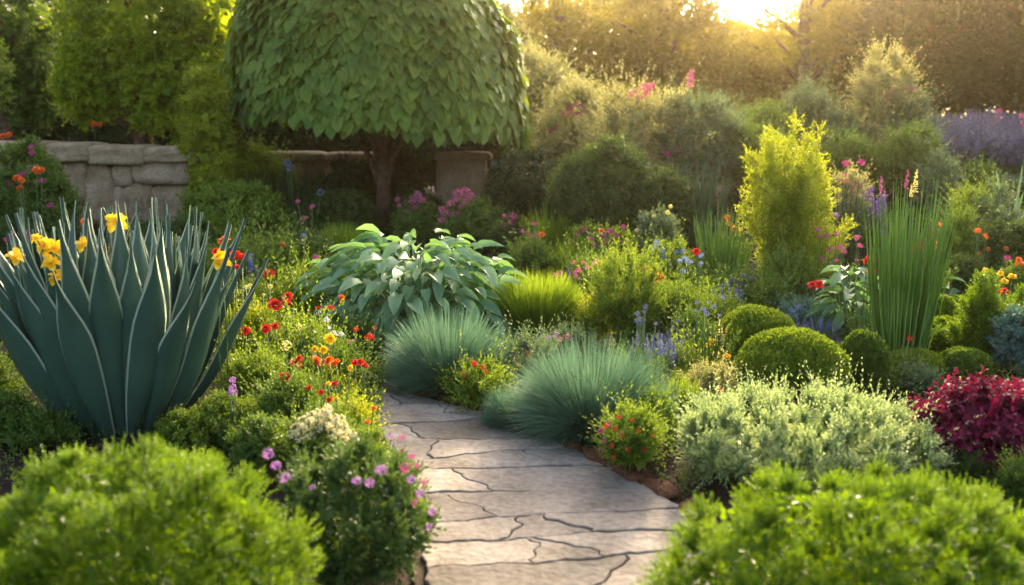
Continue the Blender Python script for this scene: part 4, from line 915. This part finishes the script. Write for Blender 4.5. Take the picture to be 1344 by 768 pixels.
# ------------------------------------------------------------------ left side, back
b = bush("wall_shrub", "leafy rambling shrub over the wall's left end with mixed blooms", "shrub", (42, 345, 183, 132), "mid", "leafy", lp=7, single=False, K=4)
blooms(b, "cluster", "magenta", [(41, 193, 7), (42, 201, 7), (28, 230, 9), (10, 240, 9), (14, 243, 8), (54, 238, 8), (66, 270, 8)], .75)
flower("marigold", "orange and yellow blooms on the wall shrub", "flower", .9, [(48, 222, 11), (54, 223, 10), (22, 233, 11), (28, 236, 9), (26, 246, 9)], "pom", "orange", depth=11.1, leaf="deep")
flower("small_aster", "mauve asters at the left edge above the yellow lilies", "flower", .7, [(8, 314, 9), (16, 309, 9), (28, 305, 11), (34, 312, 10), (22, 318, 8), (36, 304, 8)], "cluster", "magenta", depth=7.0)
bush("top_shrub", "small green shrub peeking over the stone wall coping", "shrub", (140, 205, 173, 78), "fresh", "leafy", front=False, lp=5, ryk=.5)
flower("marigold", "tiny orange marigold above the wall coping", "flower", .6, [(123, 162, 8), (130, 163, 8)], "pom", "orange", depth=15.0, foliage=False)
flower("marigold", "rusty orange marigolds by the wall's far left end", "flower", .6, [(4, 178, 9), (12, 176, 8)], "pom", "orange", depth=14.9, foliage=False)
bush("ivy_shrub", "broad leafed ivy shrub right of the wall end", "shrub", (310, 335, 240, 146), "fresh", "leafy", lp=9, K=4)
bush("olive_shrub", "yellowish green shrub left of the shadowed reeds", "shrub", (345, 290, 194, 90), "fresh", "airy", lp=6)
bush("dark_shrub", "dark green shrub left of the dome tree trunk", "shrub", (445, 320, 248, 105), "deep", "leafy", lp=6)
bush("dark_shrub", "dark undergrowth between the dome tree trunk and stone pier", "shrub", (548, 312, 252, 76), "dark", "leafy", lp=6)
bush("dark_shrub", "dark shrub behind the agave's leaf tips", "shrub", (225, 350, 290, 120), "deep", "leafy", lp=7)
bush("olive_shrub", "yellow green tumbling growth at the ivy column's foot", "shrub", (275, 300, 205, 70), "fresh", "leafy", lp=6)
flower("pink_aster", "loose pink asters left of the dome tree trunk", "flower", .7, [(391, 264, 8), (410, 271, 9), (401, 286, 9), (396, 287, 7)], "cluster", "pink", depth=11.0)
flower("dusk_flower", "dusky purple bloom among the shadowed reeds", "flower", .9, [(377, 214, 14), (421, 252, 13), (380, 222, 10)], "cluster", "lav", depth=13.0, foliage=False)
flower("blue_star", "tiny pale blue flower left of the spiky grass cushion", "flower", .6, [(399, 309, 8)], "cluster", "skyblue", depth=9.5)

# ------------------------------------------------------------------ left bed
LB = "leafy clumps in the left bed"
LBED = [((345, 395, 322, 110), "mid", "shoots", "mid green feathery clump right of the agave tips"), ((400, 380, 312, 90), "deep", "herb", "dark green clump left of the hosta"),
        ((310, 440, 370, 90), "fresh", "herb", "light green clump tucked against the agave's right side"), ((390, 440, 370, 90), "fresh", "shoots", "grassy bright clump among the upper red flowers"),
        ((340, 480, 410, 90), "yellow", "herb", "yellowish clump below the crimson pair of blooms"), ((420, 450, 395, 80), "fresh", "herb", "light clump with white yarrow beside the hosta"),
        ((465, 480, 425, 70), "deep", "herb", "dark clump below the hosta's left leaves"), ((400, 510, 430, 95), "fresh", "shoots", "bright clump under the pale yellow yarrow"),
        ((335, 550, 465, 90), "fresh", "herb", "soft green clump in front of the agave's right leaves"), ((300, 590, 520, 90), "fresh", "leafy", "lush clump between the agave and lime bush"),
        ((440, 530, 458, 80), "mid", "shoots", "green stems with orange flowers in the left bed center"), ((385, 590, 500, 90), "mid", "shoots", "tall dark stems behind the cream topped shrub"),
        ((345, 640, 545, 80), "mid", "leafy", "leafy clump between lime bush and cream topped shrub"), ((430, 545, 490, 60), "yellow", "herb", "yellow green clump nearest the path's far bend"),
        ((462, 598, 528, 62), "yellow", "herb", "yellow flowering clump along the path's left edge"), ((482, 648, 565, 62), "fresh", "leafy", "green clump spilling onto the path above the thyme bush"),
        ((250, 600, 540, 80), "fresh", "leafy", "bright leaves at the agave's base behind the lime bush"), ((60, 600, 545, 90), "mid", "herb", "dark leaves under the agave at left"),
        ((460, 622, 560, 60), "mid", "herb", "mid green filler right of the cream topped shrub"), ((290, 400, 335, 60), "mid", "herb", "dim green clump behind the agave's right tips"),
        ((470, 400, 360, 60), "deep", "herb", "dark leaves peeping out left of the hosta stems")]
LBED += [((-10, 560, 470, 80), "mid", "herb", "dark leaves left of the agave at the frame's edge"), ((15, 590, 520, 70), "mid", "leafy", "dark broad leaves low at the left frame edge"),
         ((-40, 480, 380, 90), "mid", "leafy", "green leaves behind the agave at the left frame edge")]
for bx, mt, st, lb in LBED: bush("leafy_clump", lb, "plant", bx, mt, st, LB, lp=7)

RP = "red flowers of the left bed"
flower("poppy", "single red poppy highest on the left bed, above the agave tips", "poppy", .45, [(353, 358, 16)], "pom", "red", RP)
flower("poppy", "cluster of three red poppies right of the agave", "poppy", .45, [(361, 398, 17), (378, 388, 14), (376, 396, 13)], "pom", "red", RP)
flower("poppy", "two red poppies beside the hosta's left leaves", "poppy", .42, [(417, 404, 8), (432, 404, 15)], "pom", "red", RP)
flower("poppy", "red poppy close against the agave's right leaves", "poppy", .42, [(322, 433, 14)], "pom", "red", RP)
flower("poppy", "crimson and red pair of poppies above the pale yarrow", "poppy", .42, [(349, 430, 13), (361, 427, 10)], "pom", "red", RP)
flower("poppy", "scarlet poppies under the hosta's lower left leaves", "poppy", .35, [(467, 432, 9), (485, 442, 16), (492, 430, 6)], "cluster", "red", RP)
flower("poppy", "scarlet poppies at the far end of the path", "poppy", .32, [(466, 475, 10), (473, 474, 10), (479, 479, 9)], "pom", "red", RP)
flower("poppy", "orange red poppies in the middle of the left bed", "poppy", .38, [(415, 472, 15), (432, 472, 13), (441, 475, 12)], "pom", "orange", RP)
flower("poppy", "double red poppy left of the orange ones", "poppy", .36, [(388, 476, 16), (392, 470, 11)], "pom", "red", RP)
flower("poppy", "round red poppy below the double red one", "poppy", .34, [(374, 493, 13)], "pom", "red", RP)
flower("poppy", "small red buds low in the left bed", "poppy", .30, [(405, 508, 8), (421, 514, 8)], "pom", "red", RP)
flower("poppy", "solitary red poppy left of the path's bend", "poppy", .32, [(439, 503, 10)], "pom", "red", RP)
flower("poppy", "orange poppy on a grey stalk before the hosta", "poppy", .45, [(448, 390, 10)], "pom", "orange", RP)
flower("poppy", "red orange bloom left of the spiky grass cushion", "poppy", .5, [(371, 321, 10)], "pom", "orange", RP)
flower("poppy", "dusty pink red bloom below the hosta's top left", "poppy", .5, [(414, 337, 10)], "cluster", "magenta", RP)
flower("poppy", "faded brown red poppy head near the yellow clump", "poppy", .3, [(432, 524, 10)], "pom", "red", RP)
flower("poppy", "coral bloom beside the cream topped shrub", "poppy", .25, [(482, 553, 7), (490, 535, 7)], "pom", "orange", RP)
flower("yarrow", "pale yellow yarrow head in the left bed", "yarrow", .42, [(376, 452, 17)], "cluster", "paleyel")
flower("yarrow", "small yellow yarrow above the pale one", "yarrow", .42, [(392, 428, 11)], "cluster", "paleyel")
flower("yarrow", "white yarrow beside the hosta's lower left", "yarrow", .42, [(438, 438, 12), (448, 438, 9), (429, 419, 9), (432, 430, 7)], "cluster", "white")
flower("marigold", "three yellow marigolds left of the white yarrow's foot", "marigold", .38, [(433, 443, 14), (425, 458, 11), (413, 457, 9)], "pom", "yel")
flower("marigold", "small yellow marigolds by the solitary red poppy", "marigold", .3, [(431, 503, 7), (442, 522, 6), (460, 482, 8)], "pom", "yel")
flower("stock", "lilac flower spike right of the agave base", "flower", .35, [(305, 498, 11), (305, 508, 12), (303, 515, 10), (309, 514, 8)], "cluster", "lilac", depth=4.9)
flower("stock", "lilac bloom above the cream topped shrub", "flower", .3, [(430, 538, 12), (427, 544, 9), (441, 550, 9)], "cluster", "lilac", depth=4.35)
flower("stock", "pink and blue bloom between red poppies by the hosta", "flower", .3, [(458, 448, 8), (465, 448, 7)], "cluster", "pink")
flower("path_daisy", "magenta flower on wiry stems at the path's left edge", "flower", .25, [(514, 573, 9), (517, 581, 7)], "cluster", "lilac", depth=4.3)
flower("path_daisy", "bright pink bloom overhanging the path's left edge", "flower", .25, [(528, 592, 11)], "cluster", "magenta", depth=4.1)

# lilies and blooms around the agave
AG = "yellow lilies around the agave"
flower("lily", "six yellow lilies at the agave's left edge", "lily", 1.0, [(72, 325, 25), (58, 320, 18), (48, 312, 12), (67, 344, 20), (76, 364, 21), (20, 336, 20)], "iris", "yel", AG, depth=4.82, foliage=False, back=.5)
flower("lily", "lone yellow lily among the agave's left inner leaves", "lily", 1.1, [(110, 320, 18)], "iris", "yel", AG, depth=5.0, foliage=False)
flower("lily", "tallest yellow lily pair above the agave's center", "lily", 1.2, [(153, 290, 23), (146, 285, 11), (150, 325, 15), (158, 321, 10)], "iris", "yel", AG, depth=5.3, foliage=False)
flower("lily", "double yellow lily at the agave's right tips", "lily", .9, [(291, 342, 21), (290, 334, 15)], "iris", "yel", AG, depth=5.35, foliage=False)
flower("marigold", "orange marigold above the agave's right tips", "marigold", .9, [(294, 315, 16)], "pom", "orange", depth=5.9, foliage=False)
flower("marigold", "orange marigold behind the agave's center", "marigold", .9, [(112, 290, 13)], "pom", "orange", depth=7.0, foliage=False)
flower("snapdragon", "red and yellow snapdragon between the agave and blue salvia", "flower", .85, [(309, 333, 15), (318, 336, 11), (284, 329, 10), (312, 350, 9)], "pom", "red", depth=5.7, foliage=False)

# right and middle bed flowers
RR = "red flowers of the right bed"
flower("poppy", "orange red poppies above the airy wildflower stems", "poppy", .7, [(850, 355, 14), (858, 358, 13), (864, 362, 14), (844, 351, 9), (861, 367, 10), (851, 362, 10)], "pom", "red", RR, depth=7.4)
flower("poppy", "two small orange poppies lower among wildflower stems", "poppy", .55, [(826, 378, 9), (848, 382, 9)], "pom", "orange", RR, depth=7.3)
flower("poppy", "dark red stems of bloom beside the yellow loose shrub", "poppy", .5, [(819, 386, 8), (830, 390, 7), (834, 396, 7)], "cluster", "red", RR, depth=7.2)
flower("poppy", "red poppy left of the mid height reeds", "poppy", .7, [(914, 329, 10)], "pom", "red", RR, depth=8.4)
flower("poppy", "tiny orange bloom on the bright rounded cushion", "poppy", .6, [(711, 307, 8)], "pom", "orange", RR, depth=9.8, foliage=False)
flower("poppy", "orange bloom left of the magenta phlox", "poppy", .7, [(789, 302, 8)], "pom", "orange", RR, depth=9.6, foliage=False)
flower("geranium", "bright scarlet double bloom over the dark hosta", "geranium", .6, [(1067, 373, 14), (1075, 372, 12)], "pom", "red", RR, depth=6.9, foliage=False)
flower("geranium", "red bloom at the left edge of the tall reeds", "geranium", .7, [(1142, 339, 12), (1138, 342, 9), (1144, 356, 11)], "pom", "red", RR, depth=7.0)
flower("geranium", "scarlet bloom in front of the tall reeds", "geranium", .7, [(1206, 322, 12), (1203, 329, 10), (1208, 318, 8)], "pom", "red", RR, depth=6.8, foliage=False)
flower("geranium", "pink red blooms below the purple salvia", "geranium", .7, [(1128, 322, 10), (1125, 311, 9), (1098, 341, 7), (1124, 341, 6)], "cluster", "pink", RR, depth=8.3)
flower("geranium", "orange flower column right of the tall reeds", "geranium", .7, [(1227, 300, 9), (1225, 310, 9), (1228, 318, 8), (1226, 324, 8), (1232, 294, 8)], "cluster", "orange", RR, depth=8.3)
flower("geranium", "orange blooms at the right edge below the bladed plant", "geranium", .7, [(1338, 345, 11), (1342, 352, 11), (1337, 340, 8)], "pom", "orange", RR, depth=8.0)
flower("geranium", "magenta bloom below the big yucca", "geranium", .7, [(1322, 338, 10)], "cluster", "magenta", RR, depth=8.3)
flower("geranium", "orange and yellow blooms right of the fluffy cone", "geranium", .6, [(1318, 381, 11), (1312, 383, 9)], "pom", "red", RR, depth=7.2)
flower("marigold", "yellow marigolds above the fluffy cone's right side", "marigold", .6, [(1329, 362, 11), (1318, 368, 10), (1313, 358, 8), (1294, 354, 8)], "pom", "yel", depth=7.5)
flower("marigold", "yellow marigold by the second box ball", "marigold", .3, [(954, 467, 10)], "pom", "yel", depth=5.9)
flower("marigold", "small yellow marigold left of the second box ball", "marigold", .4, [(934, 447, 8), (930, 452, 7)], "pom", "yel", depth=6.2)
flower("geranium", "dark red bloom at the foot of the tall reeds", "geranium", .4, [(1194, 444, 10), (1148, 448, 9), (1149, 456, 7)], "cluster", "red", RR, depth=6.0)
flower("marigold", "orange flower below the clipped cushion beside the silvery bush", "marigold", .3, [(945, 512, 8)], "pom", "red", depth=5.2)
flower("pale_bud", "yellow spiky buds left of the second box ball", "flower", .45, [(948, 432, 34), (952, 440, 26), (940, 444, 20)], "spike", "paleyel", depth=6.3, leaf="yellow")

# drifts of small blooms through the middle and right beds
DR = "small flower drifts of the middle and right beds"
rngD = np.random.default_rng(808)
for (cx, cy, w, h_, n, sz, kind, col, leaf, lb) in [
        (905, 345, 40, 26, 9, 8, "cluster", "skyblue", "fresh", "pale blue drift between wildflower stems and green reeds"),
        (770, 352, 36, 22, 8, 8, "cluster", "pink", "mid", "pink drift left of the magenta phlox's foot"),
        (850, 415, 60, 26, 9, 8, "cluster", "lav", "mid", "greyish lilac drift below the red poppies"),
        (930, 400, 44, 30, 9, 7, "cluster", "blue", "fresh", "blue drift in front of the mid height reeds"),
        (1010, 395, 36, 20, 7, 7, "cluster", "white", "fresh", "tiny white drift at the golden shrub's foot"),
        (1090, 320, 36, 40, 9, 8, "cluster", "magenta", "mid", "magenta drift right of the golden shrub's middle"),
        (1085, 290, 30, 26, 7, 8, "cluster", "lilac", "sage", "lilac drift against the golden shrub's right edge"),
        (1090, 440, 50, 16, 8, 8, "cluster", "blue", "sage", "blue drift between largest box ball and dark hosta"),
        (1300, 320, 50, 40, 7, 8, "cluster", "orange", "mid", "orange drift below the tan tipped evergreen"),
        (1255, 270, 50, 30, 7, 7, "cluster", "lav", "sage", "mauve drift in front of the lavender's left end"),
        (960, 300, 26, 50, 6, 8, "cluster", "orange", "fresh", "peach drift left of the golden shrub's middle"),
        (845, 452, 46, 20, 7, 20, "spike", "lav", "sage", "grey violet spikes left of the blue salvia behind the fescue"),
        (700, 300, 30, 24, 6, 8, "cluster", "magenta", "deep", "dark pink drift left of the bright rounded cushion"),
        (440, 350, 40, 18, 6, 7, "cluster", "white", "mid", "white flecks left above the hosta"),
        (340, 375, 46, 26, 6, 7, "cluster", "paleyel", "fresh", "pale yellow flecks right of the agave tips")]:
    hd = [(cx + rngD.uniform(-.5, .5) * w, cy + rngD.uniform(-.5, .5) * h_, sz * rngD.uniform(.75, 1.25)) for _ in range(n)]
    flower("drift_flower", lb, "flower", .45, hd, kind, col, DR, leaf, .75, {1090 + 440: 7.3, 1010 + 395: 8.2}.get(cx + cy))

bush("wildflower_clump", "fine green stems right of the orange red poppies", "wildflowers", (905, 450, 392, 56), "fresh", "shoots", lp=5.5, up=1.3, core=.4)
bush("wildflower_clump", "fine green stems below the mid height reeds", "wildflowers", (945, 440, 398, 50), "fresh", "shoots", lp=5.5, up=1.3, core=.4)
spikes_plant("salvia", "deep blue salvia spikes below the mid height reeds", "salvia", (952, 424, 366, 54), "blue", "mid", 20, 30, BL)
spikes_plant("salvia", "violet salvia spikes at the golden shrub's left foot", "salvia", (990, 412, 364, 40), "purple", "mid", 14, 28, BL)
spikes_plant("catmint", "grey lilac catmint spikes left of the pale yellow low shrub", "catmint", (884, 482, 428, 56), "lav", "sage", 18, 24, BL)
spikes_plant("salvia", "blue salvia spikes between largest box ball and dark hosta", "salvia", (1072, 458, 412, 54), "blue", "sage", 18, 26, BL)
spikes_plant("salvia", "pale violet spikes under the magenta phlox", "salvia", (792, 385, 338, 44), "lav", "mid", 12, 20, BL)
b = bush("pink_phlox", "rose pink phlox between the bright cushion and magenta phlox", "flowering plant", (766, 360, 296, 50), "fresh", "leafy", "pink flowering plants in the middle bed", single=False, lp=6)
blooms(b, "cluster", "pink", [(758, 308, 9), (766, 302, 10), (774, 308, 9), (762, 316, 9), (772, 320, 10), (754, 320, 8), (780, 326, 8)], .5)

# ------------------------------------------------------------------ ground cover between the plants
def cover():
    rng = np.random.default_rng(55)
    for nm, mt, cnt, x0, x1, y0, y1, ll, hh in (("ground_cover", "mid", 9000, -6, 7, 2.6, 9.0, .034, .14), ("ground_cover", "fresh", 4000, -6, 7, 2.8, 9.0, .034, .15), ("ground_cover", "deep", 9000, -8, 12, 8, 19, .06, .22)):
        xy = np.stack([rng.uniform(x0, x1, cnt), rng.uniform(y0, y1, cnt)], 1); xy = xy[~onpath(xy, .03)]
        pat = np.sin(xy[:, 0] * 2.1 + 1.3 * np.sin(xy[:, 1] * 1.7)) + np.sin(xy[:, 1] * 2.7 + xy[:, 0])
        if mt == "fresh": xy = xy[pat > .1]; pat = pat[pat > .1]
        n = len(xy); P = np.column_stack([xy, ground(xy[:, 0], xy[:, 1])]); mb = MB()
        sprigs(mb, rng, P, Z3[None] + rng.normal(0, .35, (n, 3)), hh * rng.uniform(.4, 1.2, n), 8, ll, ll * .45, FOLD, 0, 1.1)
        tag(obj(nm, mb, M[mt]), {"mid": "mid green low leaves covering the beds", "fresh": "light green low leaves in patches over the beds", "deep": "dark low leaves on the far beds"}[mt], "ground cover", None, "stuff")
    for nm, mt, sgn, lb in (("ground_cover", "mid", -1, "leafy green planting carrying on past the left edge of the view"), ("ground_cover", "fresh", 1, "leafy green planting carrying on past the right edge of the view")):
        y = rng.uniform(1.5, 17, 5200); x = sgn * (.56 * y + rng.uniform(.45, 4.5, len(y))); xy = np.stack([x, y], 1); n = len(xy)
        hh = .16 + .40 * np.clip(.5 + .5 * np.sin(x * 2.3 + 1.7 * np.sin(y * 1.9)) * np.sin(y * 2.1 + x), 0, 1)
        mb = MB(); sprigs(mb, rng, np.column_stack([xy, ground(x, y)]), Z3[None] + rng.normal(0, .3, (n, 3)), hh * rng.uniform(.6, 1.15, n), 13, .055, .026, FOLD, 0, 1.1, stem=.003)
        tag(obj(nm, mb, M[mt]), lb, "ground cover", None, "stuff")
cover()

# ------------------------------------------------------------------ air
def haze():
    mb = MB(); x0, x1, y0, y1, z0, z1 = -260, 260, -40, 410, -1.0, 14.0
    V = np.array([[x, y, z] for z in (z0, z1) for y in (y0, y1) for x in (x0, x1)], float)
    mb.rep(V[None], [(0, 2, 3, 1), (4, 5, 7, 6), (0, 1, 5, 4), (2, 6, 7, 3), (0, 4, 6, 2), (1, 3, 7, 5)])
    m, n, l, p, out = newmat("haze_air"); n.remove(p); v = n.new("ShaderNodeVolumePrincipled")
    v.inputs["Color"].default_value = (1, .80, .50, 1); v.inputs["Density"].default_value = HAZE_D; v.inputs["Anisotropy"].default_value = HAZE_G
    l.new(v.outputs[0], out.inputs["Volume"])
    tag(obj("haze", mb, m), kind="stuff")
HAZE_D, HAZE_G = 0.0008, 0.92
if HAZE_D: haze()
